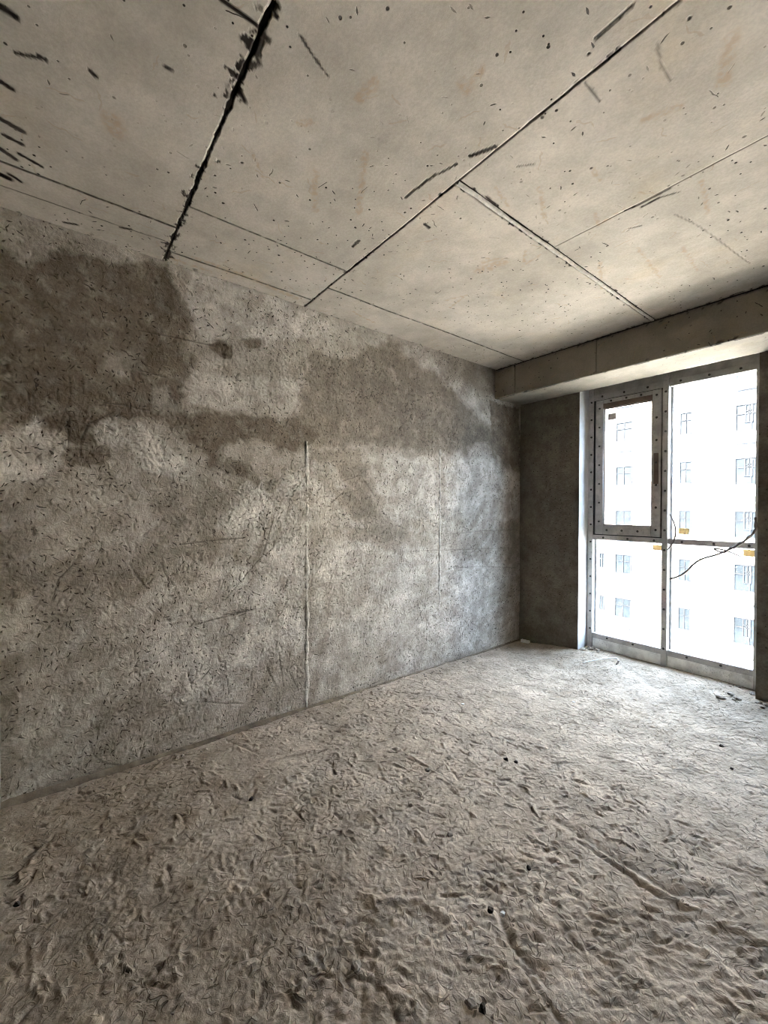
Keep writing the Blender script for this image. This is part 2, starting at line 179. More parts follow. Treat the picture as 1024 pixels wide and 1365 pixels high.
# ------------------------------------------------------------------ materials
class NB:
    def __init__(s, name):
        s.m = bpy.data.materials.new(name); s.m.use_nodes = True; s.nt = s.m.node_tree
        s.b = s.nt.nodes['Principled BSDF']; s.tc = None
    def n(s, t): return s.nt.nodes.new(t)
    def l(s, a, b): s.nt.links.new(a, b)
    def put(s, v, inp):
        if isinstance(v, (int, float)): inp.default_value = v
        elif isinstance(v, tuple): inp.default_value = v if len(v) == 4 or inp.type == 'VECTOR' else v + (1,)
        else: s.l(v, inp)
    def co(s, scale=(1, 1, 1), rot=(0, 0, 0), loc=(0, 0, 0)):
        if s.tc is None: s.tc = s.n('ShaderNodeTexCoord')
        mp = s.n('ShaderNodeMapping'); mp.inputs['Scale'].default_value = scale; mp.inputs['Rotation'].default_value = rot; mp.inputs['Location'].default_value = loc
        s.l(s.tc.outputs['Object'], mp.inputs['Vector']); return mp.outputs['Vector']
    def noise(s, scale, det=4, rough=0.55, vec=None, dist=0.0):
        x = s.n('ShaderNodeTexNoise'); x.inputs['Scale'].default_value = scale; x.inputs['Detail'].default_value = det
        x.inputs['Roughness'].default_value = rough; x.inputs['Distortion'].default_value = dist
        s.l(vec if vec is not None else s.co(), x.inputs['Vector']); return x.outputs['Fac']
    def ax(s, sx, ch):
        """x, y, z, or s = x+y / t = y+z so that box faces turned to either axis show round marks"""
        if ch == 's': return s.math('ADD', sx.outputs[0], sx.outputs[1])
        if ch == 't': return s.math('ADD', sx.outputs[1], sx.outputs[2])
        return sx.outputs['xyz'.index(ch)]
    def voro(s, scale, plane='xy', off=0.0):
        if s.tc is None: s.co()
        sx = s.n('ShaderNodeSeparateXYZ'); s.l(s.tc.outputs['Object'], sx.inputs[0]); cx = s.n('ShaderNodeCombineXYZ')
        for i, ch in enumerate(plane): s.l(s.math('ADD', s.ax(sx, ch), off), cx.inputs[i])
        vec = cx.outputs[0]; rnd = 1.0
        x = s.n('ShaderNodeTexVoronoi'); x.voronoi_dimensions = '2D'; x.inputs['Scale'].default_value = scale; x.inputs['Randomness'].default_value = rnd
        s.l(vec if vec is not None else s.co(), x.inputs['Vector']); return x.outputs['Distance'], x.outputs['Color']
    def dash(s, scale, plane, L, w, prob, off=0.0, a0=0.0, spread=6.283, wob=0.004):
        """short scratches: one capsule per Voronoi cell, turned and sized at random"""
        if s.tc is None: s.co()
        sx = s.n('ShaderNodeSeparateXYZ'); s.l(s.tc.outputs['Object'], sx.inputs[0]); cx = s.n('ShaderNodeCombineXYZ')
        if not hasattr(s, 'wob'): s.wob = [s.math('SUBTRACT', s.noise(28, 1, 0.5, s.co(loc=(i*3.7, 1.3*i, 0))), 0.5) for i in range(2)]
        for i, ch in enumerate(plane): s.l(s.math('ADD', s.ax(sx, ch), s.math('ADD', off, s.math('MULTIPLY', s.wob[i], wob*4))), cx.inputs[i])
        x = s.n('ShaderNodeTexVoronoi'); x.voronoi_dimensions = '2D'; x.inputs['Scale'].default_value = scale; s.l(cx.outputs[0], x.inputs['Vector'])
        sub = s.n('ShaderNodeVectorMath'); sub.operation = 'SUBTRACT'; s.l(cx.outputs[0], sub.inputs[0]); s.l(x.outputs['Position'], sub.inputs[1])
        sp = s.n('ShaderNodeSeparateColor'); s.l(x.outputs['Color'], sp.inputs[0])
        vr = s.n('ShaderNodeVectorRotate'); vr.rotation_type = 'Z_AXIS'; s.l(sub.outputs[0], vr.inputs['Vector']); s.l(s.math('ADD', s.math('MULTIPLY', sp.outputs[0], spread), a0), vr.inputs['Angle'])
        lo = s.n('ShaderNodeSeparateXYZ'); s.l(vr.outputs[0], lo.inputs[0])
        ax = s.math('SUBTRACT', s.math('ABSOLUTE', lo.outputs[0]), s.math('MULTIPLY', s.math('ADD', s.math('MULTIPLY', sp.outputs[1], 0.8), 0.2), L))
        d = s.math('ADD', s.math('MAXIMUM', s.math('MULTIPLY', ax, 0.35), 0.0), s.math('ABSOLUTE', lo.outputs[1]))
        return s.math('MULTIPLY', s.rng(d, w*0.55, w*0.55+0.0016, 1, 0), s.rng(sp.outputs[2], prob, prob+0.02))
    def attr(s, name):
        x = s.n('ShaderNodeAttribute'); x.attribute_name = name; return x.outputs['Fac']
    def rng(s, v, a, b, lo=0.0, hi=1.0, smooth=True):
        x = s.n('ShaderNodeMapRange'); x.interpolation_type = 'SMOOTHSTEP' if smooth else 'LINEAR'
        s.put(v, x.inputs['Value'])
        s.put(a, x.inputs['From Min']); s.put(b, x.inputs['From Max']); x.inputs['To Min'].default_value = lo; x.inputs['To Max'].default_value = hi
        return x.outputs['Result']
    def math(s, op, a, b=0.0):
        x = s.n('ShaderNodeMath'); x.operation = op; s.put(a, x.inputs[0]); s.put(b, x.inputs[1]); return x.outputs[0]
    def mix(s, f, a, b, mode='MIX'):
        x = s.n('ShaderNodeMix'); x.data_type = 'RGBA'; x.blend_type = mode
        s.put(f, x.inputs[0]); s.put(a, x.inputs[6]); s.put(b, x.inputs[7]); return x.outputs[2]
    def bump(s, h, strength, dist, normal=None):
        x = s.n('ShaderNodeBump'); x.inputs['Strength'].default_value = strength; x.inputs['Distance'].default_value = dist
        s.put(h, x.inputs['Height'])
        if normal is not None: s.l(normal, x.inputs['Normal'])
        return x.outputs['Normal']
    def done(s, col=None, rough=0.9, normal=None, spec=0.2, metal=0.0):
        if col is not None: s.put(col, s.b.inputs['Base Color'])
        s.put(rough, s.b.inputs['Roughness']); s.b.inputs['Specular IOR Level'].default_value = spec; s.b.inputs['Metallic'].default_value = metal
        if normal is not None: s.l(normal, s.b.inputs['Normal'])
        return s.m

def mat_render_wall(name, damp_shade=True, base=(0.40, 0.355, 0.303), damp_shade_c=(0.145, 0.117, 0.086), palec=(0.55, 0.51, 0.46)):
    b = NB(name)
    big = b.noise(1.6, 5, 0.6); mid = b.noise(9, 5, 0.62); fine = b.noise(60, 4, 0.65)
    tint = b.noise(0.9, 3, 0.5, b.co(loc=(3.1, 1.7, 5.2)))
    c = b.mix(b.rng(big, 0.35, 0.68), base, tuple(x*0.78 for x in base))
    c = b.mix(b.rng(tint, 0.45, 0.65, 0, 0.5), c, (base[0]*0.97, base[1]*1.02, base[2]*1.0))
    if damp_shade:
        c = b.mix(b.math('MULTIPLY', b.attr('pale'), b.rng(mid, 0.3, 0.62, 0.45, 1.0)), c, palec)
        dm = b.math('MULTIPLY', b.attr('damp_shade'), b.rng(b.noise(13, 5, 0.7, b.co(loc=(1, 9, 4))), 0.28, 0.55, 0.55, 1.0))
        c = b.mix(dm, c, damp_shade_c)
        c = b.mix(b.math('MULTIPLY', b.attr('mark'), 0.8), c, (0.05, 0.04, 0.03))
    c = b.mix(1.0, c, b.mix(b.rng(mid, 0.32, 0.70), (0.74, 0.73, 0.71), (1.16, 1.16, 1.16)), 'MULTIPLY')
    c = b.mix(1.0, c, b.mix(b.rng(fine, 0.3, 0.7), (0.84, 0.84, 0.83), (1.10, 1.10, 1.10)), 'MULTIPLY')
    # small open pits in the render
    d, col = b.voro(20, 'yz' if damp_shade else 'sz'); sp = b.n('ShaderNodeSeparateColor'); b.l(col, sp.inputs[0])
    pit = b.math('MULTIPLY', b.rng(b.math('ADD', d, b.math('MULTIPLY', b.noise(70, 2), 0.10)), 0.095, 0.15, 1, 0), b.rng(sp.outputs[0], 0.62, 0.64))
    c = b.mix(b.math('MULTIPLY', pit, 0.85), c, (0.06, 0.05, 0.04))
    h = b.math('ADD', b.math('MULTIPLY', b.noise(110, 5, 0.7), 0.5), b.math('MULTIPLY', b.noise(38, 4, 0.6, dist=1.2), 0.9))
    h = b.math('SUBTRACT', h, b.math('MULTIPLY', pit, 1.2))
    if damp_shade:
        dens = b.rng(b.noise(3.2, 3, 0.6, b.co(loc=(5, 2, 8))), 0.40, 0.58, 0.12, 1)
        dk = b.math('MAXIMUM', b.math('MAXIMUM', b.dash(7, 'yz', 0.030, 0.0032, 0.74, 0.3, 0.5, 2.0, 0.009), b.dash(19, 'yz', 0.010, 0.0030, 0.70, 1.7, wob=0.008)), b.dash(33, 'yz', 0.003, 0.0044, 0.70, 3.1))
        dk = b.math('MULTIPLY', dk, dens)
        lt = b.dash(20, 'yz', 0.012, 0.0040, 0.62, 7.3, wob=0.008)
        c = b.mix(b.math('MULTIPLY', dk, 0.85), c, (0.03, 0.023, 0.016))
        c = b.mix(b.math('MULTIPLY', lt, 0.6), c, b.mix(1.0, c, (1.22, 1.22, 1.2), 'MULTIPLY'))
        h = b.math('ADD', b.math('SUBTRACT', h, b.math('MULTIPLY', dk, 0.9)), b.math('MULTIPLY', lt, 0.7))
    return b.done(c, 0.93, b.bump(h, 0.9, 0.0065), 0.15)

def mat_floor():
    b = NB('dusty_cement_floor')
    big = b.noise(1.1, 5, 0.6); mid = b.noise(7, 5, 0.65); fine = b.noise(70, 4, 0.7)
    base = (0.39, 0.325, 0.25)
    c = b.mix(b.rng(big, 0.36, 0.66), base, (0.33, 0.272, 0.205))
    c = b.mix(b.math('MULTIPLY', b.attr('dust_light'), 0.8), c, (0.64, 0.552, 0.45))  # dust tone, also carries the light painted onto the mid floor
    c = b.mix(1.0, c, b.mix(b.rng(mid, 0.3, 0.7), (0.74, 0.73, 0.71), (1.17, 1.17, 1.18)), 'MULTIPLY')
    c = b.mix(1.0, c, b.mix(b.rng(fine, 0.3, 0.7), (0.80, 0.79, 0.78), (1.14, 1.14, 1.14)), 'MULTIPLY')
    c = b.mix(b.math('MULTIPLY', b.attr('mark'), 0.7), c, (0.11, 0.092, 0.07))
    h = b.math('ADD', b.math('MULTIPLY', b.noise(140, 5, 0.7), 0.4), b.math('MULTIPLY', b.noise(55, 4, 0.6, dist=1.5), 0.8))
    dens = b.rng(b.noise(2.0, 3, 0.6, b.co(loc=(1, 6, 3))), 0.40, 0.62, 0.08, 1)
    dk = b.math('MULTIPLY', dens, b.math('MAXIMUM', b.math('MAXIMUM', b.dash(11, 'xy', 0.028, 0.0036, 0.70, 0.4, 0.2, 2.2, 0.009), b.dash(23, 'xy', 0.009, 0.0044, 0.66, 2.2, wob=0.008)), b.dash(40, 'xy', 0.004, 0.0052, 0.68, 4.4)))
    lt = b.dash(24, 'xy', 0.012, 0.0046, 0.55, 6.6, wob=0.008)
    c = b.mix(b.math('MULTIPLY', dk, 0.5), c, (0.085, 0.066, 0.045)); c = b.mix(b.math('MULTIPLY', lt, 0.15), c, (0.62, 0.575, 0.50))
    h = b.math('ADD', b.math('SUBTRACT', h, dk), b.math('MULTIPLY', lt, 0.9))
    return b.done(c, 0.95, b.bump(h, 0.9, 0.0065), 0.12)

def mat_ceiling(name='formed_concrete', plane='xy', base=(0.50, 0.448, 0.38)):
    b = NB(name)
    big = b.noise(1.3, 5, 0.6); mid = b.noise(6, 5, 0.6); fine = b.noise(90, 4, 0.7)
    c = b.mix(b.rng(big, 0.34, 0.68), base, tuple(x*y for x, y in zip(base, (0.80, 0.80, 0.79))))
    c = b.mix(b.rng(b.noise(2.2, 4, 0.6, b.co(loc=(4, 2, 0))), 0.56, 0.74, 0, 0.45), c, (base[0]*1.0, base[1]*0.92, base[2]*0.76))
    c = b.mix(1.0, c, b.mix(b.rng(mid, 0.3, 0.7), (0.88, 0.88, 0.87), (1.08, 1.08, 1.08)), 'MULTIPLY')
    c = b.mix(1.0, c, b.mix(b.rng(fine, 0.3, 0.7), (0.92, 0.92, 0.92), (1.06, 1.06, 1.06)), 'MULTIPLY')
    # thin rusty scratches left by tie wire
    rust = b.math('MULTIPLY', b.attr('rust'), b.rng(b.noise(45, 4, 0.7), 0.35, 0.6))
    c = b.mix(b.math('MULTIPLY', rust, 0.55), c, (0.36, 0.235, 0.125))
    # bug holes
    hole = None
    for sc_, th, rad in ((9, 0.70, 0.050), (23, 0.86, 0.085), (4.5, 0.62, 0.030)):
        d, col = b.voro(sc_, plane, sc_*0.37); sp = b.n('ShaderNodeSeparateColor'); b.l(col, sp.inputs[0])
        k = b.math('MULTIPLY', b.rng(b.math('ADD', d, b.math('MULTIPLY', b.noise(60, 2), 0.04)), rad, rad+0.03, 1, 0), b.rng(sp.outputs[0], th, th+0.02))
        hole = k if hole is None else b.math('MAXIMUM', hole, k)
    dens = b.rng(b.noise(1.7, 2, 0.5, b.co(loc=(7, 3, 0))), 0.40, 0.56, 0.15, 1)
    hole = b.math('MULTIPLY', hole, dens)
    mk = b.attr('mark')
    dk = b.math('MULTIPLY', dens, b.math('MAXIMUM', b.dash(6, plane, 0.028, 0.0020, 0.80, 0.4), b.dash(13, plane, 0.007, 0.0034, 0.78, 2.9)))
    rd = b.dash(6, plane, 0.045, 0.005, 0.55, 5.3, wob=0.010)
    c = b.mix(b.math('MULTIPLY', rd, 0.30), c, (0.34, 0.235, 0.14))
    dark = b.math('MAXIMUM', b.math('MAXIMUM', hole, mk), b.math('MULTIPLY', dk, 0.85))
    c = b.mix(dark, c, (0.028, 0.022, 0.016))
    h = b.math('SUBTRACT', b.math('MULTIPLY', b.noise(75, 5, 0.7), 0.35), b.math('MULTIPLY', dark, 1.5))
    return b.done(c, 0.85, b.bump(h, 0.6, 0.003), 0.2)

def mat_plain(name, col, rough=0.8, var=0.12, scale=20, spec=0.3, metal=0.0, bump=0.0):
    b = NB(name)
    n = b.noise(scale, 4, 0.6)
    c = b.mix(b.rng(n, 0.3, 0.7), tuple(x*(1-var) for x in col), tuple(min(1, x*(1+var)) for x in col))
    nm = b.bump(b.noise(scale*3, 4, 0.6), 0.6, bump) if bump else None
    return b.done(c, rough, nm, spec, metal)

def mat_film(name, col=(0.52, 0.51, 0.49)):
    """window profile under printed, dirty protective film"""
    b = NB(name)
    c = b.mix(b.rng(b.noise(9, 4, 0.65), 0.35, 0.7), col, tuple(x*0.68 for x in col))
    pr = b.math('MULTIPLY', b.rng(b.noise(1.0, 3, 0.8, b.co(scale=(90, 90, 55))), 0.56, 0.62), b.rng(b.noise(4, 2), 0.45, 0.6))
    c = b.mix(b.math('MULTIPLY', pr, 0.45), c, (0.16, 0.16, 0.17))
    c = b.mix(b.rng(b.noise(5, 3, 0.6, b.co(loc=(2, 5, 1))), 0.60, 0.75, 0, 0.6), c, (0.20, 0.165, 0.135))
    return b.done(c, 0.45, b.bump(b.noise(60, 3), 0.3, 0.002), 0.4)

def mat_glass():
    b = NB('dusty_glass')
    nt = b.nt
    nt.nodes.remove(b.b)
    tr = b.n('ShaderNodeBsdfTransparent'); tr.inputs[0].default_value = (0.93, 0.96, 0.95, 1)
    gl = b.n('ShaderNodeBsdfGlossy'); gl.inputs['Roughness'].default_value = 0.02
    df = b.n('ShaderNodeBsdfDiffuse'); df.inputs[0].default_value = (0.8, 0.8, 0.78, 1)
    m1 = b.n('ShaderNodeMixShader'); m1.inputs[0].default_value = 0.05; b.l(tr.outputs[0], m1.inputs[1]); b.l(gl.outputs[0], m1.inputs[2])
    m2 = b.n('ShaderNodeMixShader'); b.l(b.rng(b.noise(8, 5, 0.7), 0.35, 0.75, 0.0, 0.07), m2.inputs[0]); b.l(m1.outputs[0], m2.inputs[1]); b.l(df.outputs[0], m2.inputs[2])
    b.l(m2.outputs[0], nt.nodes['Material Output'].inputs['Surface'])
    return b.m

M_WALL = mat_render_wall('cement_render_stained')
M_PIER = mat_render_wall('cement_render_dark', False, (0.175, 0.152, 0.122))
M_ROOM = mat_render_wall('cement_render_plain', False, (0.36, 0.33, 0.29))
M_FLOOR = mat_floor()
M_CEIL = mat_ceiling()
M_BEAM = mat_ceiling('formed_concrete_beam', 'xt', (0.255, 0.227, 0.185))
M_JOINT = mat_plain('dark_joint_mortar', (0.055, 0.047, 0.037), 0.95, 0.3, 30, 0.1)
M_LATH = mat_plain('pale_joint_fin', (0.55, 0.52, 0.46), 0.85, 0.15, 40, 0.2, bump=0.002)
M_SCREED = mat_plain('screed_strip_mortar', (0.43, 0.395, 0.345), 0.92, 0.3, 30, 0.15, bump=0.010)
M_FILLET = mat_plain('mortar_fillet', (0.165, 0.135, 0.10), 0.95, 0.3, 14, 0.1, bump=0.006)
M_FILM = mat_film('film_on_profile')
M_FILM2 = mat_film('film_on_sash', (0.47, 0.45, 0.43))
M_BOARD = mat_film('filmed_infill_board', (0.48, 0.47, 0.44))
M_TOE = mat_film('filmed_toe_board', (0.92, 0.92, 0.90))  # made lighter to stand in for light bounced off the floor
M_REVEAL = mat_plain('smooth_pale_reveal_render', (0.56, 0.55, 0.53), 0.9, 0.12, 6, 0.15, bump=0.004)
M_DARKRAIL = mat_plain('brown_profile', (0.13, 0.095, 0.075), 0.5, 0.2, 12, 0.4)
M_SEAL = mat_plain('black_gasket', (0.03, 0.03, 0.03), 0.6, 0.1, 30)
M_SCREW = mat_plain('screw_head', (0.045, 0.042, 0.04), 0.5, 0.2, 200, 0.4)
M_GLASS = mat_glass()
def mat_tape():
    m = mat_plain('masking_tape', (0.80, 0.60, 0.27), 0.7, 0.06, 60); nt = m.node_tree
    tl = nt.nodes.new('ShaderNodeBsdfTranslucent'); tl.inputs[0].default_value = (0.85, 0.58, 0.22, 1)
    mx = nt.nodes.new('ShaderNodeMixShader'); mx.inputs[0].default_value = 0.045
    nt.links.new(nt.nodes['Principled BSDF'].outputs[0], mx.inputs[1]); nt.links.new(tl.outputs[0], mx.inputs[2]); nt.links.new(mx.outputs[0], nt.nodes['Material Output'].inputs['Surface'])
    return m
M_TAPE = mat_tape()
M_PAPER = mat_plain('paper_sticker', (0.52, 0.48, 0.43), 0.8, 0.1, 60)
M_WIRE = mat_plain('old_tie_wire', (0.21, 0.18, 0.165), 0.7, 0.3, 90, 0.4, 0.3)
M_WHITE = mat_plain('white_plastic', (0.86, 0.86, 0.84), 0.5, 0.06, 40)
M_STONE = mat_plain('mortar_crumb', (0.33, 0.29, 0.24), 0.95, 0.3, 60, 0.1, bump=0.003)
M_DSTONE = mat_plain('dark_crumb', (0.075, 0.06, 0.05), 0.95, 0.3, 60, 0.1, bump=0.003)
M_FACADE = mat_plain('white_facade_paint', (0.84, 0.83, 0.80), 0.9, 0.02, 0.6)
M_FWIN = mat_plain('facade_window_glass', (0.0098, 0.0135, 0.0165), 0.5, 0.45, 0.9, 0.1)
M_FFRAME = mat_plain('facade_window_frame', (0.020, 0.021, 0.023), 0.8, 0.2, 3, 0.1)
M_GROUND = mat_plain('yard_paving', (0.16, 0.16, 0.145), 0.95, 0.12, 0.4)

# ------------------------------------------------------------------ left wall
random.seed(3)
ST = 0.0052
yu = np.arange(YB, YP + ST, ST); yu[-1] = YP + 0.02
zv = np.arange(0, HC + ST, ST); zv[-1] = HC + 0.02
U, V = np.meshgrid(yu, zv)
wu = fbm(U*6, V*6, 3, 11)*0.016 + fbm(U*24, V*24, 3, 12)*0.011
wv = fbm(U*6, V*6, 3, 21)*0.016 + fbm(U*24, V*24, 3, 22)*0.011
Uw, Vw = U + wu, V + wv
dampShadeA = np.zeros_like(U); paleA = np.zeros_like(U)
for a, s, poly in DAMP_SHADE:
    d = poly_sd(Uw, Vw, poly) + fbm(U*8, V*8, 4, 31)*s*0.5
    dampShadeA = np.maximum(dampShadeA, a*sstep(s*0.5, -s*0.5, d))
for a, s, poly in PALE:
    d = poly_sd(Uw, Vw, poly) + fbm(U*4, V*4, 3, 41)*s*0.6
    paleA = np.maximum(paleA, a*sstep(s*0.6, -s*0.6, d))
dampShadeA *= 1 - 0.55*paleA
# trowel sweeps: bands of colour running obliquely up the wall
ang = 0.62 + 0.5*pnoise(U*0.5, V*0.5, 51)
sw = pnoise((U*np.cos(ang)+V*np.sin(ang))*1.6, (-U*np.sin(ang)+V*np.cos(ang))*16, 52)
low = sstep(1.75, 1.2, V)
dampShadeA = np.clip(dampShadeA + low*0.20*sstep(0.12, 0.62, sw)*sstep(2.2, 1.2, U) + 0.28*sstep(0.05, 0.6, fbm(U*2.2, V*2.6, 4, 53))*low, 0, 1)
paleA = np.clip(paleA*(0.75+0.5*fbm(U*6, V*6, 3, 54)) + low*0.32*sstep(0.05, 0.55, -sw), 0, 1)
# relief
Hh = fbm(U*1.2, V*1.2, 3, 61)*0.004 + sw*0.0004*low
wx = fbm(U*9, V*9, 2, 62)*0.5; wz = fbm(U*9, V*9, 2, 63)*0.5
worm = pnoise(U*38 + wx*3, V*24 + wz*3, 64)
rough = 0.35 + 0.65*sstep(-0.1, 0.35, fbm(U*1.9, V*1.9, 3, 65))
Hh += rough*(0.0028*np.sign(worm)*np.abs(worm)**1.2 + 0.0016*pnoise(U*75, V*75, 66))
Hh += 0.0022*np.maximum(0, dampShadeA-0.4)*-1
markA = np.zeros_like(U)
for w, dp, pts in SCRATCH:
    stamp(Hh, YB, 0, ST, pts, max(w, 0.005), dp*0.003)
    if dp < 0: stamp(markA, YB, 0, ST, pts, max(w*0.75, 0.004), 0.95*min(1, -dp), 'max')
for i in range(8000):
    cu = random.uniform(YB, YP); cv = random.uniform(0.02, HC-0.03)
    if random.random() > 0.35 + 0.65*float(rough[min(int(cv/ST), U.shape[0]-1), min(int((cu-YB)/ST), U.shape[1]-1)]): continue
    L = random.choice((0.008, 0.012, 0.016, 0.024, 0.04)); a = random.gauss(math.pi/2 if cu < 0.9 else 0.9, 0.75)
    bnd = random.uniform(-0.5, 0.5)*L
    pts = [(cu-L/2*math.cos(a), cv-L/2*math.sin(a)), (cu-bnd*math.sin(a)*0.5, cv+bnd*math.cos(a)*0.5), (cu+L/2*math.cos(a), cv+L/2*math.sin(a))]
    sgn = random.random()
    stamp(Hh, YB, 0, ST, pts, random.uniform(0.004, 0.007), -0.0036 if sgn < 0.68 else 0.0034)
    if sgn < 0.20: stamp(markA, YB, 0, ST, pts, random.uniform(0.0035, 0.0055), random.uniform(0.35, 1.0), 'max')
Hh = np.clip(Hh, -0.012, 0.012)
P = np.stack([XW + Hh, U, V], -1)
wall = link('wall_left', grid_mesh('wall_left', P, {'damp_shade': dampShadeA, 'pale': paleA, 'mark': markA}), M_WALL)
setp(wall, 'rough grey cement-rendered wall with brown stains of dampness along the left', 'wall', kind='structure')
boxes('wall_core', [((XW-0.25, YB-0.2, -0.25), (XW-0.03, YO, HC+0.3))], M_ROOM, wall)
# two vertical screed strips standing out of the render
def ribbon(name, y0, z0, z1, wid, proud, seed, parent):
    n = 260; prof = [(-0.5, 0.0), (-0.38, 0.6), (-0.15, 1.0), (0.2, 0.95), (0.4, 0.55), (0.5, 0.0)]
    t = np.linspace(0, 1, n); z = z0 + (z1-z0)*t
    off = fbm(t*9, t*0+seed, 3, seed)*0.006 + fbm(t*60, t*0+seed, 3, seed)*0.002; ww = wid*(0.9+0.5*fbm(t*26, t*0+3, 4, seed+1)); pp = proud*(0.7+1.3*fbm(t*34, t*0+5, 4, seed+2))
    pp = np.clip(pp, 0.0015, None)
    P = np.zeros((n, len(prof), 3))
    for j, (a, h) in enumerate(prof):
        P[:, j, 0] = XW - 0.004 + h*(pp+0.004); P[:, j, 1] = y0 + off + a*ww; P[:, j, 2] = z
    return link(name, grid_mesh(name, P, {}), M_SCREED, parent)
ribbon('screed_strip', 1.350, 0.0, 1.845, 0.034, 0.0065, 5, wall)
ribbon('screed_strip', 2.645, 0.45, 1.905, 0.028, 0.005, 8, wall)

# mortar fillet where the wall meets the floor
n = 500; yy = np.linspace(YB, YP, n); t = yy
prof = [(0.0, 1.0), (0.25, 0.85), (0.45, 0.45), (0.8, 0.18), (1.0, -0.25)]
wd = 0.045*(1+0.5*fbm(t*1.7, t*0, 4, 71)) + 0.004*pnoise(t*30, t*0, 72); ht = 0.040*(1+0.55*fbm(t*1.4, t*0+4, 4, 73)) + 0.003*pnoise(t*40, t*0, 74)
wd = 0.72*wd*np.interp(t, [0, 1.0, 2.0, 4], [1.15, 0.9, 0.5, 0.35]); ht = 0.62*ht*np.interp(t, [0, 1.0, 2.0, 4], [1.0, 0.85, 0.5, 0.4])
P = np.zeros((n, 5, 3))
for j, (a, h) in enumerate(prof):
    P[:, j, 0] = XW - 0.006 + a*(wd+0.006); P[:, j, 1] = yy; P[:, j, 2] = h*ht
bb = link('baseboard_left', grid_mesh('baseboard_left', P, {}), M_FILLET)
setp(bb, 'uneven brown mortar fillet along the foot of the stained wall', 'fillet', kind='structure')

# ------------------------------------------------------------------ floor
SF = 0.0054
xu = np.arange(XW-0.03, XR+0.02, SF); yv = np.arange(-0.45, WY+0.12, SF)
U, V = np.meshgrid(xu, yv)
rise = 0.070*sstep(3.15, 3.95, V)*sstep(-2.62, -1.95, U)
Hf = rise + fbm(U*1.1, V*1.1, 3, 81)*0.007 + fbm(U*4.5, V*4.5, 3, 82)*0.004
wx = fbm(U*6, V*6, 3, 83); wy = fbm(U*6, V*6, 3, 84)
dune = np.cos(0.9)*U + np.sin(0.9)*V; dperp = -np.sin(0.9)*U + np.cos(0.9)*V
w1 = fbm(U*24 + wx*1.2, V*24 + wy*1.2, 3, 85, 0.62)*0.85; w1 = np.where(w1 > 0, w1, -np.abs(w1)**1.1)
w2 = pnoise(dune*20 + wx*0.9, dperp*44 + wy*0.9, 86)
sel = sstep(-1.5, -0.6, U + 0.25*wx)
rgh = 0.25 + 0.9*sstep(-0.15, 0.4, fbm(U*1.6, V*1.6, 3, 87))
far = np.interp(np.hypot(U, V), [0.9, 2.0, 4.2], [1.0, 0.40, 0.22])
Hf += far*rgh*0.0050*(w1*(1-0.75*sel) + 1.75*w2*sel) + far*0.0042*pnoise(U*62, V*62, 88)
crumb = fbm(U*17, V*17, 2, 90); Hf += far*0.007*np.maximum(0, crumb-0.52)
markF = np.zeros_like(U)
for w, dp, pts in FLOOR_MARK:
    stamp(Hf, xu[0], yv[0], SF, pts, w, dp*0.0014)
    if dp < 0: stamp(markF, xu[0], yv[0], SF, pts, w*0.6, 0.7, 'max')
random.seed(11)
for i in range(3800):
    cu = random.uniform(XW, XR); cv = random.uniform(-0.2, WY); a = random.gauss(0.9 if cu > -1.2 else 0.2, 0.8); L = random.choice((0.01, 0.015, 0.025, 0.05))
    pts = [(cu, cv), (cu+L*math.cos(a), cv+L*math.sin(a))]; s = random.random()
    stamp(Hf, xu[0], yv[0], SF, pts, random.uniform(0.006, 0.010), (-0.0065 if s < 0.55 else 0.0065)*(0.6 if cv > 2.2 else 1))
    if s < 0.10: stamp(markF, xu[0], yv[0], SF, pts, 0.006, random.uniform(0.3, 0.8), 'max')
def tread(cx, cy, a, n=9, pitch=0.013, wid=0.055):
    for k in range(n):
        ox, oy = cx + k*pitch*math.cos(a), cy + k*pitch*math.sin(a)
        stamp(Hf, xu[0], yv[0], SF, [(ox-wid/2*math.sin(a), oy+wid/2*math.cos(a)), (ox+wid/2*math.sin(a), oy-wid/2*math.cos(a))], 0.006, -0.0040)
tread(-1.02, 0.72, 2.3, 12); tread(-0.90, 0.64, 2.3, 7); tread(-1.30, 0.95, 1.9, 8); tread(-0.55, 1.6, 0.8, 10)
dustLightF = sstep(-0.1, 0.6, fbm(U*1.4, V*1.4, 4, 91)) * 0.35 + 0.72*sstep(0.4, 1.7, 0.35*(U+2.6) + 0.75*V + 0.25*fbm(U*1.2, V*1.2, 3, 93))*sstep(3.9, 2.2, V) + 0.25*sstep(0.0, 0.5, fbm(U*7, V*7, 3, 92))  # patchy dust, plus window light on the mid floor painted as paler colour
P = np.stack([U, V, Hf], -1)
floor = link('floor', grid_mesh('floor', P, {'dust_light': np.clip(dustLightF, 0, 1), 'mark': markF}), M_FLOOR)
setp(floor, 'bare rough cement floor dusty and scuffed all over', 'floor', kind='structure')
FX0, FY0 = xu[0], yv[0]
def fz(x, y):
    i = int(round((x-FX0)/SF)); j = int(round((y-FY0)/SF))
    return float(Hf[max(0, min(j, Hf.shape[0]-1)), max(0, min(i, Hf.shape[1]-1))])
boxes('floor_slab', [((-5.0, -4.6, -0.25), (XR+0.25, YO, -0.06))], M_FLOOR, floor)

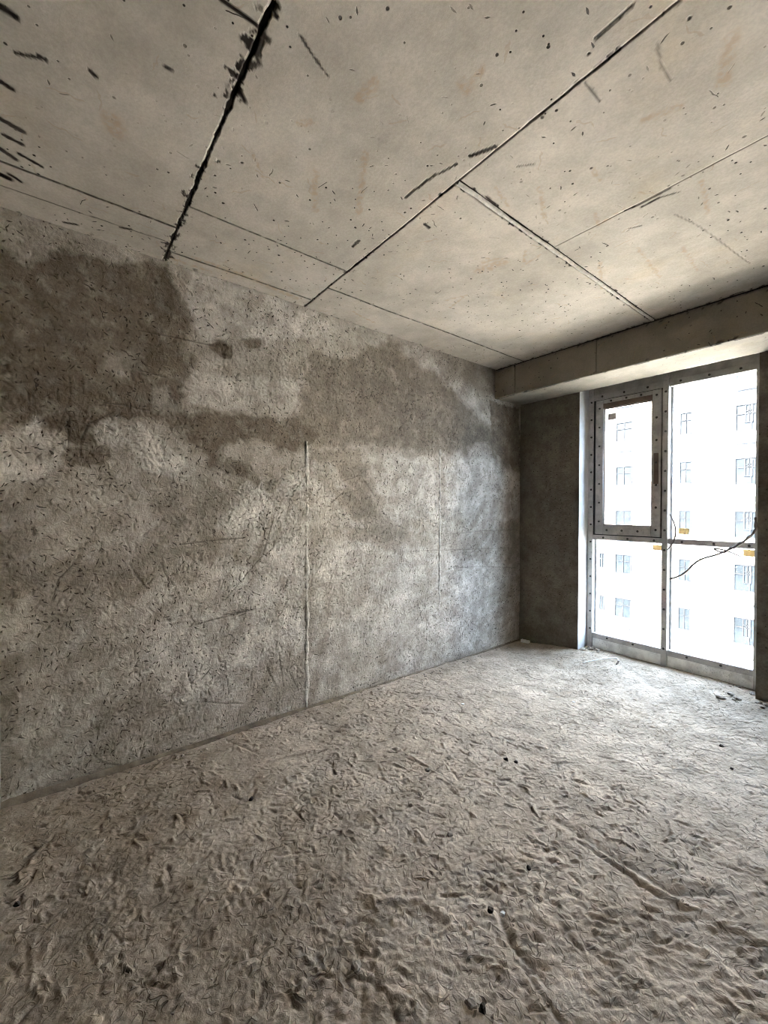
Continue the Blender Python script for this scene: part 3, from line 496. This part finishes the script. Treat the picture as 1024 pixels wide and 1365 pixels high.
# ------------------------------------------------------------------ ceiling: slab and the boards' imprints, each its own panel
ceil = boxes('ceiling', [((-5.0, -4.6, HC+0.012), (XR+0.25, YO, HC+0.25))], M_JOINT)
setp(ceil, 'raw concrete ceiling slab marked by formwork panels', 'ceiling', kind='structure')
J1, J2, J3 = 0.463, 1.325, 2.055
PAN = [(-2.60, -2.255, YB-0.25, J1), (-2.255, -0.43, YB-0.25, J1), (-0.43, XR, YB-0.25, J1),
       (-2.60, -2.486, J1, J2), (-2.486, -2.06, J1, J2), (-2.06, -0.23, J1, J2), (-0.23, XR, J1, J2),
       (-2.60, -2.285, J2, BY0), (-2.285, -1.212, J2, BY0), (-1.212, XR, J2, J3), (-1.212, XR, J3, BY0)]
SC_ = 0.0066
rp = random.Random(4)
for x0, x1, y0, y1 in PAN:
    def gap(c, ax):
        if ax == 'y': return {J1: 0.0036, J2: 0.0026, J3: 0.0012, BY0: -0.02}.get(c, -0.02)
        return -0.02 if c in (XW, XR) else (0.0165 if c == -1.212 else 0.0030)
    a0, a1, b0, b1 = x0+gap(x0, 'x'), x1-gap(x1, 'x'), y0+gap(y0, 'y'), y1-gap(y1, 'y')
    nx = max(4, int((a1-a0)/SC_)); ny = max(4, int((b1-b0)/SC_))
    xs = np.linspace(a0, a1, nx); ys = np.linspace(b0, b1, ny)
    U, V = np.meshgrid(xs, ys)
    # ragged edges
    k = 0.0045
    Vr = V.copy(); Ur = U.copy()
    if y1 == J1: Vr -= sstep(b1-0.03, b1, V)*k*1.2*np.maximum(0, 0.2+1.4*fbm(U*14, V*0, 3, 101))
    if y0 == J1: Vr += sstep(b0+0.03, b0, V)*k*1.0*np.maximum(0, 0.2+1.4*fbm(U*16, V*0, 3, 102))
    if y1 == J2: Vr -= sstep(b1-0.03, b1, V)*k*0.7*np.maximum(0, fbm(U*14, V*0, 3, 103))
    if y0 == J2: Vr += sstep(b0+0.03, b0, V)*k*0.9*np.maximum(0, fbm(U*14, V*0, 3, 104))
    sag = rp.uniform(-0.0015, 0.0015)
    H = fbm(U*1.5, V*1.5, 3, 105)*0.003 + fbm(U*11, V*11, 3, 106)*0.0005 + sag
    mk = np.zeros_like(U); rs = np.zeros_like(U)
    ux, vx = (a1-a0)/(nx-1), (b1-b0)/(ny-1)
    nz = fbm(U*40, V*40, 3, 107)*0.004
    def line(pts, w): 
        d = np.full(U.shape, 1e9)
        for p, q in zip(pts[:-1], pts[1:]): d = np.minimum(d, seg_dist(U, V, p, q))
        return d + nz
    def near(pts, pad): 
        return not (max(p[0] for p in pts)+pad < x0 or min(p[0] for p in pts)-pad > x1 or max(p[1] for p in pts)+pad < y0 or min(p[1] for p in pts)-pad > y1)
    for w, s, pts in CEIL_MARK:
        if near(pts, 0.05): mk = np.maximum(mk, np.minimum(1, 1.5*s*sstep(w*0.50+0.0045, w*0.25, line(pts, w) - nz*0.5)))
    for w, pts in CEIL_RUST:
        if near(pts, 0.1): rs = np.maximum(rs, 0.9*sstep(w*1.0, w*0.3, line(pts, w)+nz))
    # grime crumbling out along the joints
    g1 = np.abs(V-J1); g2 = np.abs(V-J2); nn = fbm(U*26, V*26, 3, 108); n2 = fbm(U*3.5, V*3.5, 2, 109)
    mk = np.maximum(mk, sstep(0.0, 0.35, nn - 0.10 - g1*17 + 0.55*n2)*(g1 < 0.12)); mk = np.maximum(mk, sstep(0.006, 0.002, g1 + 0.006*nn))
    mk = np.maximum(mk, sstep(0.05, 0.3, nn - 0.22 - g2*26 + 0.7*n2)*(g2 < 0.05))
    for xe in (x0, x1):
        if xe not in (XW, XR, -1.212): mk = np.maximum(mk, 0.75*sstep(0.0075, 0.002, np.abs(U-xe) + 0.004*nn))
    mk = np.maximum(mk, (0.35+0.65*sstep(-0.25, 0.15, n2))*0.85*sstep(0.008, 0.003, g2 + 0.006*nn))
    gd = np.abs(U+1.212) + (V < J2)*9
    mk = np.maximum(mk, sstep(0.05, 0.3, nn - 0.12 - np.maximum(gd-0.012, 0)*40 + 0.6*n2)*(gd < 0.05))
    mk = np.maximum(mk, 0.8*sstep(0.0, 0.3, nn - 0.15 - (BY0-V)*22)*(V > BY0-0.06))
    mk = np.maximum(mk, 0.7*sstep(0.0, 0.3, nn - 0.28 - (U-XW)*16)*(U < XW+0.06))
    P = np.stack([Ur, Vr, HC - H + 0*U], -1)
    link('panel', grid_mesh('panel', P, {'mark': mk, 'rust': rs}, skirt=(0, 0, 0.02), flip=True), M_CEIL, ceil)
# raised fin of grout along one joint
n = 160; t = np.linspace(J2+0.004, BY0, n)
fw_ = 0.019*(1+0.25*fbm(t*9, t*0, 3, 111)); P = np.zeros((n, 4, 3))
for j, (a, h) in enumerate(((-0.5, -0.002), (-0.36, 0.006), (0.36, 0.006), (0.5, -0.002))):
    P[:, j, 0] = -1.212 + a*fw_ + 0.002*fbm(t*6, t*0, 2, 112); P[:, j, 1] = t; P[:, j, 2] = HC - h*(1+0.5*fbm(t*12, t*0, 2, 113))
link('joint_fin', grid_mesh('joint_fin', P, {}, flip=False), M_LATH, ceil)
ceil2 = boxes('ceiling', [((-5.0, -4.6, HC), (XR+0.02, YB-0.245, HC+0.02))], M_CEIL)
setp(ceil2, 'raw concrete ceiling of the open space behind the viewer', 'ceiling', kind='structure')

# ------------------------------------------------------------------ beam above the window
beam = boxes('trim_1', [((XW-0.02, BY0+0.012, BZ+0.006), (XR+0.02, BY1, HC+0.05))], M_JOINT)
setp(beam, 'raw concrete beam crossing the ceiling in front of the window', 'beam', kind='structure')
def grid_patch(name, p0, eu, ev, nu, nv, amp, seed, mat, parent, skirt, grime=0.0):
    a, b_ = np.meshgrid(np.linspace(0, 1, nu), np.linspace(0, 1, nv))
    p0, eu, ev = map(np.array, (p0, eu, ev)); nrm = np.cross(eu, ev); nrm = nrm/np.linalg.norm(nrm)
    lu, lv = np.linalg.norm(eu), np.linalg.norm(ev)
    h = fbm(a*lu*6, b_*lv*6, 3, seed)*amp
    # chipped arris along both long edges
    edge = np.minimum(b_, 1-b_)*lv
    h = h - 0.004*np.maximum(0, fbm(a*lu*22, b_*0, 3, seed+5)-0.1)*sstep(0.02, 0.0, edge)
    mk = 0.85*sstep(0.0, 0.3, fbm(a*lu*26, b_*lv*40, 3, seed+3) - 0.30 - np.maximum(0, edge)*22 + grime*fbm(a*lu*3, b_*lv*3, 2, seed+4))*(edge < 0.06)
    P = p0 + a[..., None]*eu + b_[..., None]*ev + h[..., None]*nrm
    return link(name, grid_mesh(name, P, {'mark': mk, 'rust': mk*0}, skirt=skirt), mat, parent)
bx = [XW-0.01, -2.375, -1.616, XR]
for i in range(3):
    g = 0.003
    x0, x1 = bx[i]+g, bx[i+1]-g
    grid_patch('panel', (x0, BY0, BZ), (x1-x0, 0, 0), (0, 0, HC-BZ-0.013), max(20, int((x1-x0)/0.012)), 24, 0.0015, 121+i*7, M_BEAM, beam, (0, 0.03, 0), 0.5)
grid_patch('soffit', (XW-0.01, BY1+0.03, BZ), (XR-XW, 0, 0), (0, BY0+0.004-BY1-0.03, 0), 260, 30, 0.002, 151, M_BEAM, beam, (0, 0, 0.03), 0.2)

# ------------------------------------------------------------------ far wall with the window opening
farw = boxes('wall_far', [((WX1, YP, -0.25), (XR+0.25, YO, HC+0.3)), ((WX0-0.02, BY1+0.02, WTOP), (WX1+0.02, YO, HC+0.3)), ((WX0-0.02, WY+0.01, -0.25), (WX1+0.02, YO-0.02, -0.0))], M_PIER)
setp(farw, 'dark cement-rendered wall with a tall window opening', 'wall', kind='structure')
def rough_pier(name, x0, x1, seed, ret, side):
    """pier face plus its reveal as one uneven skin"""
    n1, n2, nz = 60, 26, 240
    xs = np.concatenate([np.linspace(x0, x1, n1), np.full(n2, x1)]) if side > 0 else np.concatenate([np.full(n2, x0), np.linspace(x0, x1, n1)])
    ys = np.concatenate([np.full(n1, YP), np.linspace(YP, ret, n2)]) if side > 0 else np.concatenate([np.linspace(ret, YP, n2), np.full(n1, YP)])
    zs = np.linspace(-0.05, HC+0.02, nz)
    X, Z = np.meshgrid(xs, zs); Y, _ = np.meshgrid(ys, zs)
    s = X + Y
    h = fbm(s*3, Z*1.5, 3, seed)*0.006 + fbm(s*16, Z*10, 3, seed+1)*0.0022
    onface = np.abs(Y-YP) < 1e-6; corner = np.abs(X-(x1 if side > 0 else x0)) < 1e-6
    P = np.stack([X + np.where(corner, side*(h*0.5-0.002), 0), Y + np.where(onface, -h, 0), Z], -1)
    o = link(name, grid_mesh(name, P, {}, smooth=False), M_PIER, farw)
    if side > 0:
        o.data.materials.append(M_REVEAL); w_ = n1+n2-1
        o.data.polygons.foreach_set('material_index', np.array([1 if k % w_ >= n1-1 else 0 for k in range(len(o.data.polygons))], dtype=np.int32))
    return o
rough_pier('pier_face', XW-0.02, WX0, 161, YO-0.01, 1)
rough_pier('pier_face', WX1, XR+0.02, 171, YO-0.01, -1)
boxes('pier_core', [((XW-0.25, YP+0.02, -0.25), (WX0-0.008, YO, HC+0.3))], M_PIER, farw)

# ------------------------------------------------------------------ window
win = empty('window_1', ((WX0+WX1)/2, WY, 0.05)); WO = Vector(win.location)
setp(win, 'tall film-covered window frame with an open-in casement at upper left', 'window', kind='structure')
screw_me = None
def make_screw():
    bm = bmesh.new()
    bmesh.ops.create_cone(bm, cap_ends=True, segments=10, radius1=0.0095, radius2=0.0075, depth=0.006, matrix=Matrix.Rotation(math.pi/2, 4, 'X'))
    return to_mesh(bm, 'screw')
screw_me = make_screw(); screw_me.materials.append(M_SCREW)
def wbox(name, lo, hi, mat, parent=win, bev=0.003):
    lo = Vector(lo)-WO; hi = Vector(hi)-WO
    bm = bmesh.new(); bm_box(bm, lo, hi)
    o = link(name, to_mesh(bm, name, bev, 2), mat, parent); return o
def screws(par, pts):
    for p in pts:
        o = bpy.data.objects.new('screw', screw_me); COL.objects.link(o); o.parent = par; o.location = Vector(p)-WO
FD = WY + 0.075
MX0, MX1 = -1.337, -1.294
YS = WY - 0.003
post = wbox('frame_post', (WX0+0.004, WY, 0.0), (-1.916, FD, WTOP), M_FILM)
screws(post, [(-1.934, YS, z) for z in np.arange(0.25, 2.5, 0.165)])
post2 = wbox('frame_post', (-0.745, WY, 0.0), (WX1-0.002, FD, WTOP), M_FILM)
mul = wbox('mullion', (MX0, WY-0.012, 0.0), (MX1, FD, WTOP), M_FILM)
screws(mul, [(-1.315, YS-0.012, z) for z in np.arange(0.22, 2.5, 0.165)])
for x0, x1 in ((-1.916, MX0), (MX1, -0.745)):
    hd = wbox('head_rail', (x0, WY, 2.405), (x1, FD, 2.458), M_FILM)
    screws(hd, [(x, YS, 2.434) for x in np.arange(x0+0.08, x1, 0.19)])
    wbox('head_board', (x0, WY+0.012, 2.458), (x1, WY+0.03, WTOP), M_BOARD)
    tr = wbox('transom', (x0, WY-0.004, 1.098), (x1, FD, 1.142), M_FILM)
    screws(tr, [(x, YS-0.004, 1.12) for x in np.arange(x0+0.1, x1, 0.21)])
    sr = wbox('sill_rail', (x0, WY, 0.165), (x1, FD, 0.212), M_FILM)
    screws(sr, [(x, YS, 0.19) for x in np.arange(x0+0.14, x1, 0.22)])
    wbox('toe_board', (x0, WY+0.01, 0.0), (x1, WY+0.03, 0.165), M_TOE)
    wbox('glazing_bead', (x0+0.0, WY+0.05, 0.212), (x0+0.014, FD-0.002, 1.098), M_FILM, bev=0.001)
wbox('glazing_bead', (MX1, WY+0.05, 1.142), (MX1+0.014, FD-0.002, 2.405), M_FILM, bev=0.001)
def pane(x0, x1, z0, z1, y=WY+0.055):
    return wbox('pane', (x0, y, z0), (x1, y+0.006, z1), M_GLASS, bev=0)
pane(-1.902, MX0, 0.212, 1.098); pane(MX1+0.014, -0.745, 0.212, 1.098); pane(MX1+0.014, -0.745, 1.142, 2.405)
# casement sash, set proud of the frame
SX0, SX1, SZ0, SZ1 = -1.886, -1.346, 1.152, 2.395
GX0, GX1, GZ0, GZ1 = -1.815, -1.414, 1.238, 2.315
SY0, SY1 = WY-0.018, WY+0.045
wbox('gasket', (-1.916, WY+0.01, 1.142), (SX0, FD, 2.405), M_SEAL, bev=0.001); wbox('gasket', (SX1, WY+0.01, 1.142), (MX0, FD, 2.405), M_SEAL, bev=0.001)
wbox('gasket', (SX0, WY+0.012, 1.142), (SX1, FD, SZ0), M_SEAL, bev=0.001); wbox('gasket', (SX0, WY+0.012, SZ1), (SX1, FD, 2.405), M_SEAL, bev=0.001)
sash = wbox('sash_stile', (SX0, SY0, SZ0), (GX0, SY1, SZ1), M_FILM2)
# the other three members of the sash frame
st = wbox('sash_stile', (GX1, SY0, SZ0), (SX1, SY1, SZ1), M_FILM2)
tp = wbox('sash_rail', (GX0, SY0, GZ1), (GX1, SY1, SZ1), M_FILM2)
wbox('shade_strip', (GX0-0.004, SY0-0.002, GZ1-0.0), (GX1+0.004, SY0+0.02, GZ1+0.045), M_DARKRAIL, bev=0.002)  # brown strip standing in for the soffit shade on the sash head
bt = wbox('sash_rail', (GX0, SY0, SZ0), (GX1, SY1, GZ0), M_FILM2)
for par, pts in ((sash, [((SX0+GX0)/2, SY0-0.003, z) for z in np.arange(1.27, 2.35, 0.175)]), (st, [((SX1+GX1)/2, SY0-0.003, z) for z in np.arange(1.21, 2.38, 0.19)]), (bt, [(x, SY0-0.003, 1.192) for x in np.arange(-1.78, -1.42, 0.13)]), (tp, [(x, SY0-0.003, 2.375) for x in (-1.75, -1.62, -1.5)])):
    screws(par, pts)
for a in (((GX0, GZ0), (GX0+0.008, GZ1)), ((GX1-0.008, GZ0), (GX1, GZ1)), ((GX0, GZ0), (GX1, GZ0+0.008)), ((GX0, GZ1-0.008), (GX1, GZ1))):
    wbox('glazing_bead', (a[0][0], SY0+0.012, a[0][1]), (a[1][0], SY0+0.03, a[1][1]), M_DARKRAIL, bev=0)
pane(GX0, GX1, GZ0, GZ1, SY0+0.03)
# handle scar: dark stained plate on the closing stile
wbox('handle_plate', (-1.398, SY0-0.004, 1.60), (-1.362, SY0, 1.86), M_DARKRAIL, bev=0.0015)

# ------------------------------------------------------------------ rest of the shell
wr = boxes('wall_right', [((XR, -4.8, -0.25), (XR+0.25, YO, HC+0.3))], M_ROOM)
setp(wr, 'plain cement-rendered wall closing the room on the right', 'wall', kind='structure')
wb = boxes('wall_back', [((-5.0, YB-0.2, -0.25), (-2.25, YB, HC+0.05))], M_ROOM)
setp(wb, 'short pier of rendered wall at the near left corner', 'wall', kind='structure')
wb2 = boxes('wall_back', [((-5.2, -4.8, -0.25), (XR+0.25, -4.6, HC+0.3)), ((-5.2, -4.8, -0.25), (-5.0, YB, HC+0.3))], M_ROOM)
setp(wb2, 'rendered walls of the open space behind the viewer', 'wall', kind='structure')
bm = bmesh.new(); bm_box(bm, (-5.0, -4.6, -0.062), (XR+0.02, -0.44, -0.004))
fl2 = link('floor', to_mesh(bm, 'floor_behind'), M_FLOOR); setp(fl2, 'dusty cement floor of the open space behind the viewer', 'floor', kind='structure')

# ------------------------------------------------------------------ outside
ground = boxes('ground', [((-90, 4.6, -24.5), (80, 90, -24))], M_GROUND); setp(ground, 'paved yard far below the window', 'ground', kind='structure')
FYD = 29.4
bld = empty('apartment_building', (-8, FYD, -24)); BO = Vector(bld.location)
setp(bld, 'white sunlit apartment block seen through the window', 'building')
def bbox_(name, lo, hi, mat, parent=bld, off=BO):
    bm = bmesh.new(); bm_box(bm, Vector(lo)-off, Vector(hi)-off); return link(name, to_mesh(bm, name), mat, parent)
bbox_('wall', (-34, FYD, -24), (18, FYD+12, 10.6), M_FACADE)
bbox_('parapet', (-34.2, FYD-0.15, 10.6), (18.2, FYD+0.2, 11.4), M_FACADE)
fw_cache = {}
def facade_window(x, z, w, h, bars):
    key = (w, h)
    if key not in fw_cache:
        bm = bmesh.new(); t = 0.05
        for lo, hi in (((-w/2, -.08, -h/2), (-w/2+t, 0, h/2)), ((w/2-t, -.08, -h/2), (w/2, 0, h/2)), ((-w/2, -.08, -h/2), (w/2, 0, -h/2+t)), ((-w/2, -.08, h/2-t), (w/2, 0, h/2)), ((-t/2, -.07, -h/2), (t/2, 0, h/2)), ((-w/2, -.07, h*0.12), (w/2, 0, h*0.12+t))): bm_box(bm, lo, hi)
        fm_ = to_mesh(bm, 'facade_window'); fm_.materials.append(M_FFRAME)
        bm = bmesh.new(); bm_box(bm, (-w/2+0.01, -.03, -h/2+0.01), (w/2-0.01, 0, h/2-0.01)); pm = to_mesh(bm, 'pane'); pm.materials.append(M_FWIN)
        bm = bmesh.new()
        for k in (-.3, 0, .3): bm_box(bm, (k*w-0.035, -.30, -h/2-0.62), (k*w+0.035, -.26, -h/2-0.15))
        bm_box(bm, (-w/2, -.32, -h/2-0.72), (w/2, 0, -h/2-0.66)); rm = to_mesh(bm, 'ledge_rail'); rm.materials.append(M_FFRAME)
        fw_cache[key] = (fm_, pm, rm)
    fm_, pm, rm = fw_cache[key]
    o = link('window', fm_, None, bld, Vector((x, FYD, z))-BO)
    link('pane', pm, None, o)
    if bars: link('ledge_rail', rm, None, o)
z0 = 3.55
for r in range(-6, 3):
    z = z0 + 2.9*r
    for x in (-27.2, -19.6, -12.05, -4.4, 3.2):
        facade_window(x, z, 1.0, 1.25, True); facade_window(x-1.35, z+0.1, 0.35, 1.0, False)
    for x in (-23.8, -16.2, -8.62, -0.9):
        facade_window(x, z, 0.62, 1.3, False)
    for x in (-21.0, -13.4+7.75, 2.0+5.0):
        facade_window(x, z-0.1, 1.35, 1.45, True)

# ------------------------------------------------------------------ things on the window
wire_pts = [(-0.673, 3.835, 1.331), (-0.71, 3.849, 1.252), (-0.744, 3.863, 1.197), (-0.796, 3.877, 1.145), (-0.854, 3.891, 1.101), (-0.914, 3.905, 1.062), (-0.972, 3.92, 1.034), (-1.041, 3.934, 1.003), (-1.098, 3.948, 0.955), (-1.152, 3.962, 0.888), (-1.207, 3.976, 0.843), (-1.274, 3.99, 0.808)]
wire_pts[0] = (-0.712, 3.826, 1.331)
wire = empty('tie_wire', wire_pts[0]); wo = Vector(wire.location)
setp(wire, 'long twisted grey wire slung from the dark pier to the mullion', 'wire')
link('strand', tube_mesh('strand', [Vector(p)-wo for p in wire_pts], 0.0072), M_WIRE, wire)
# second strand wound round the first near the pier, with its loose end
tw = []
for i in range(0, 28):
    t = i/27*5.2; k = min(int(t), len(wire_pts)-2); f = t-k
    p = Vector(wire_pts[k]).lerp(Vector(wire_pts[k+1]), f)
    a = i*1.25; tw.append(p + Vector((0.3*math.sin(a), 0.6*math.cos(a), math.sin(a)))*0.011 - wo)
link('strand', tube_mesh('strand', tw, 0.0062, 6), M_WIRE, wire)
link('loose_end', tube_mesh('loose_end', [Vector(p)-wo for p in [(-0.913, 3.9, 1.063), (-0.963, 3.9, 1.092), (-0.887, 3.9, 1.082), (-0.792, 3.9, 1.041)]], [0.0065, 0.0065, 0.0065, 0.004], 6), M_WIRE, wire)
w2p = [(-1.278, 3.985, 1.348), (-1.25, 3.985, 1.287), (-1.234, 3.985, 1.208), (-1.249, 3.985, 1.121), (-1.291, 3.985, 1.049)]
o = link('tie_wire', tube_mesh('tie_wire', [Vector(p)-Vector(w2p[0]) for p in w2p], [0.005, 0.0068, 0.0068, 0.0068, 0.005], 6), M_WIRE, None, w2p[0])
setp(o, 'short bowed wire standing off the middle of the mullion', 'wire')
def tape(x, z, w, h, rot, mat, name, label, cat, y=WY+0.0535):
    bm = bmesh.new(); nx = 8; fr, bk = [], []
    for i in range(nx+1):
        a = (i/nx-.5)*w; yy = -0.0030 - 0.0012*math.sin(i*1.9); e = 0.0015*math.sin(i*2.3)
        fr.append((bm.verts.new((a, yy, -h/2+e)), bm.verts.new((a, yy, h/2+e)))); bk.append((bm.verts.new((a, yy+0.0012, -h/2+e)), bm.verts.new((a, yy+0.0012, h/2+e))))
    for i in range(nx):
        bm.faces.new((fr[i][0], fr[i+1][0], fr[i+1][1], fr[i][1])); bm.faces.new((bk[i][1], bk[i+1][1], bk[i+1][0], bk[i][0]))
        bm.faces.new((fr[i][1], fr[i+1][1], bk[i+1][1], bk[i][1])); bm.faces.new((bk[i][0], bk[i+1][0], fr[i+1][0], fr[i][0]))
    bm.faces.new((fr[0][1], bk[0][1], bk[0][0], fr[0][0])); bm.faces.new((fr[nx][0], bk[nx][0], bk[nx][1], fr[nx][1]))
    o = link(name, to_mesh(bm, name), mat, None, (x, y, z)); o.rotation_euler = (0, rot, 0)
    return setp(o, label, cat)
tape(-1.197, 1.205, 0.075, 0.05, 0.03, M_TAPE, 'tape_strip', 'yellow tape strip just above the transom right of the mullion', 'tape')
tape(-1.383, 1.057, 0.085, 0.046, 0.0, M_TAPE, 'tape_strip', 'yellow tape strip below the casement left of the mullion', 'tape')
tape(-0.776, 1.062, 0.083, 0.052, 0.02, M_TAPE, 'tape_strip', 'yellow tape strip under the transom next to the dark pier', 'tape')
tape(-1.75, 2.235, 0.075, 0.062, 0.0, M_PAPER, 'paper_sticker', 'beige paper sticker in the upper corner of the casement glass', 'sticker', SY0+0.0285)

# ------------------------------------------------------------------ litter on the floor
def crumb_mesh(name, size, seed, squash=0.6):
    r = random.Random(seed); bm = bmesh.new(); bmesh.ops.create_icosphere(bm, subdivisions=2, radius=0.5)
    s = (size*r.uniform(0.8, 1.3), size*r.uniform(0.7, 1.1), size*squash*r.uniform(0.8, 1.2))
    ph = [r.uniform(0, 6) for _ in range(6)]
    for v in bm.verts:
        c = v.co.copy(); k = 1 + 0.22*math.sin(c.x*7+ph[0])*math.sin(c.y*6+ph[1]) + 0.18*math.sin(c.z*9+ph[2]+c.x*5) + r.uniform(-0.07, 0.07)
        v.co = Vector((c.x*s[0], c.y*s[1], c.z*s[2]))*k
    return to_mesh(bm, name)
def crumb(x, y, size, mat, label, seed, cat='rubble', group=None, squash=0.6, name='rubble_lump'):
    me = crumb_mesh(name, size, seed, squash)
    o = link(name, me, mat, None, (x, y, fz(x, y) + size*squash*0.28)); o.rotation_euler = (0, 0, seed*1.3)
    return setp(o, label, cat, group)
for i, (x, y, s, m, lab) in enumerate((
    (-1.391, 1.94, 0.026, M_DSTONE, 'small dark lump in the middle of the floor, left of its twin'),
    (-1.345, 1.965, 0.018, M_DSTONE, 'tiny dark lump in the middle of the floor, right of its larger twin'),
    (-1.587, 1.531, 0.030, M_STONE, 'cement-coloured lump lying in a scuffed ridge mid floor'),
    (-1.954, 0.721, 0.026, M_DSTONE, 'dark lump in a small hollow towards the left of the floor'),
    (-0.707, 3.06, 0.022, M_DSTONE, 'dark speck of rubble alone in the bright right part of the floor'),
    (-0.609, 2.834, 0.016, M_DSTONE, 'tiny dark speck near the right edge of the floor'),
    (-0.917, 1.426, 0.022, M_DSTONE, 'dark lump on the rippled right part of the floor'),
    (-1.215, 1.305, 0.026, M_STONE, 'cement-coloured lump left of the rippled floor'),
    (-1.03, 0.70, 0.034, M_STONE, 'largest pale lump beside the shoe tread marks near the camera'),
    (-0.762, 0.907, 0.028, M_STONE, 'pale lump of the pair close to the bottom edge'),
    (-0.735, 0.925, 0.022, M_DSTONE, 'dark lump of the pair close to the bottom edge'),
    (-1.927, -0.12, 0.020, M_DSTONE, 'dark lump at the far left edge of the floor'),
    (-0.90, 1.17, 0.022, M_DSTONE, 'dark lump at the rim of the dark hollow in the floor'),
    (-0.87, 1.20, 0.020, M_WHITE, 'whitish lump at the rim of the dark hollow in the floor'))):
    crumb(x, y, s, m, lab, i+1)
random.seed(5)
for i in range(16):
    x = random.uniform(-0.90, -0.62); y = random.uniform(3.70, 3.98)
    if x > -0.72 and y > 3.80: y = 3.78
    crumb(x, y, random.uniform(0.015, 0.045), random.choice((M_STONE, M_STONE, M_DSTONE, M_STONE)), 'crumb of rubble heaped at the foot of the right pier by the window', 40+i, 'rubble', 'rubble at the right pier')
for i in range(9):
    crumb(random.uniform(-1.94, -1.80), random.uniform(3.86, 3.97), random.uniform(0.02, 0.05), M_STONE, 'crumb of rubble in the left window reveal', 70+i, 'rubble', 'rubble in the left reveal')
for i in range(40):
    y = random.uniform(0.0, 3.7); x = XW + random.uniform(0.05, 0.11)
    crumb(x, y, random.uniform(0.008, 0.018), M_STONE, 'crumb of mortar fallen along the foot of the left wall', 90+i, 'rubble', 'mortar crumbs along the left wall', name='mortar_crumb')
# loose grit nobody could count
random.seed(9); bm = bmesh.new()
for i in range(2600):
    y = -0.1 + 3.9*random.random()**1.2; x = random.uniform(XW+0.03, XR-0.05)
    if random.random() < 0.35: x = XW + abs(random.gauss(0, 0.25)) + 0.04
    s = random.choice((0.002, 0.003, 0.004, 0.006)); z = fz(x, y)
    vs = [bm.verts.new((x+s*random.uniform(-1, 1), y+s*random.uniform(-1, 1), z+s*random.uniform(-0.3, 1))) for _ in range(4)]
    for f in ((0, 1, 2), (0, 2, 3), (0, 3, 1), (1, 3, 2)): bm.faces.new([vs[k] for k in f])
bmesh.ops.recalc_face_normals(bm, faces=bm.faces[:])
gr = link('floor_grit', to_mesh(bm, 'floor_grit'), M_STONE); setp(gr, 'fine loose cement grit scattered over the whole floor', 'grit', kind='stuff')

# white off-cut in the corner: a short hollow channel of plastic
def channel(name, L, w, h, t):
    bm = bmesh.new()
    bm_box(bm, (-L/2, -w/2, 0), (L/2, w/2, t)); bm_box(bm, (-L/2, -w/2, t), (L/2, -w/2+t, h)); bm_box(bm, (-L/2, w/2-t, t), (L/2, w/2, h))
    return to_mesh(bm, name)
cx, cy = -2.49, 3.785
o = link('plastic_offcut', channel('plastic_offcut', 0.085, 0.03, 0.028, 0.004), M_WHITE, None, (cx, cy, fz(cx, cy)+0.006)); o.rotation_euler = (math.pi, 0, 0.15); o.location.z += 0.026
setp(o, 'white plastic off-cut lying in the far wall corner', 'off-cut')
rp_ = [(-1.80, 3.60), (-1.765, 3.66), (-1.715, 3.735), (-1.66, 3.80), (-1.615, 3.83), (-1.59, 3.80), (-1.583, 3.765)]
rz_ = [0.006, 0.012, 0.016, 0.02, 0.022, 0.014, 0.006]
pts = [(x, y, fz(x, y)+dz) for (x, y), dz in zip(rp_, rz_)]
rod = empty('bent_wire', pts[0]); ro = Vector(pts[0])
link('wire', tube_mesh('wire', [Vector(p)-ro for p in pts], 0.0045), M_WHITE, rod)
link('bare_end', tube_mesh('bare_end', [Vector(pts[-2])-ro + Vector((0.002, -0.004, 0)), Vector(pts[-1])-ro, Vector(pts[-1])-ro + Vector((0.004, -0.03, -0.002))], 0.006), M_DSTONE, rod)
setp(rod, 'white bent wire with a dark hooked end on the floor by the window', 'wire')
for i, (x, y, s, lab) in enumerate(((-1.986, 2.258, 0.030, 'white chip of plaster on the floor near the left wall'), (-1.517, 2.907, 0.022, 'small white chip on the bright floor before the window'))):
    crumb(x, y, s, M_WHITE, lab, 200+i, 'chip', squash=0.35, name='plaster_chip')
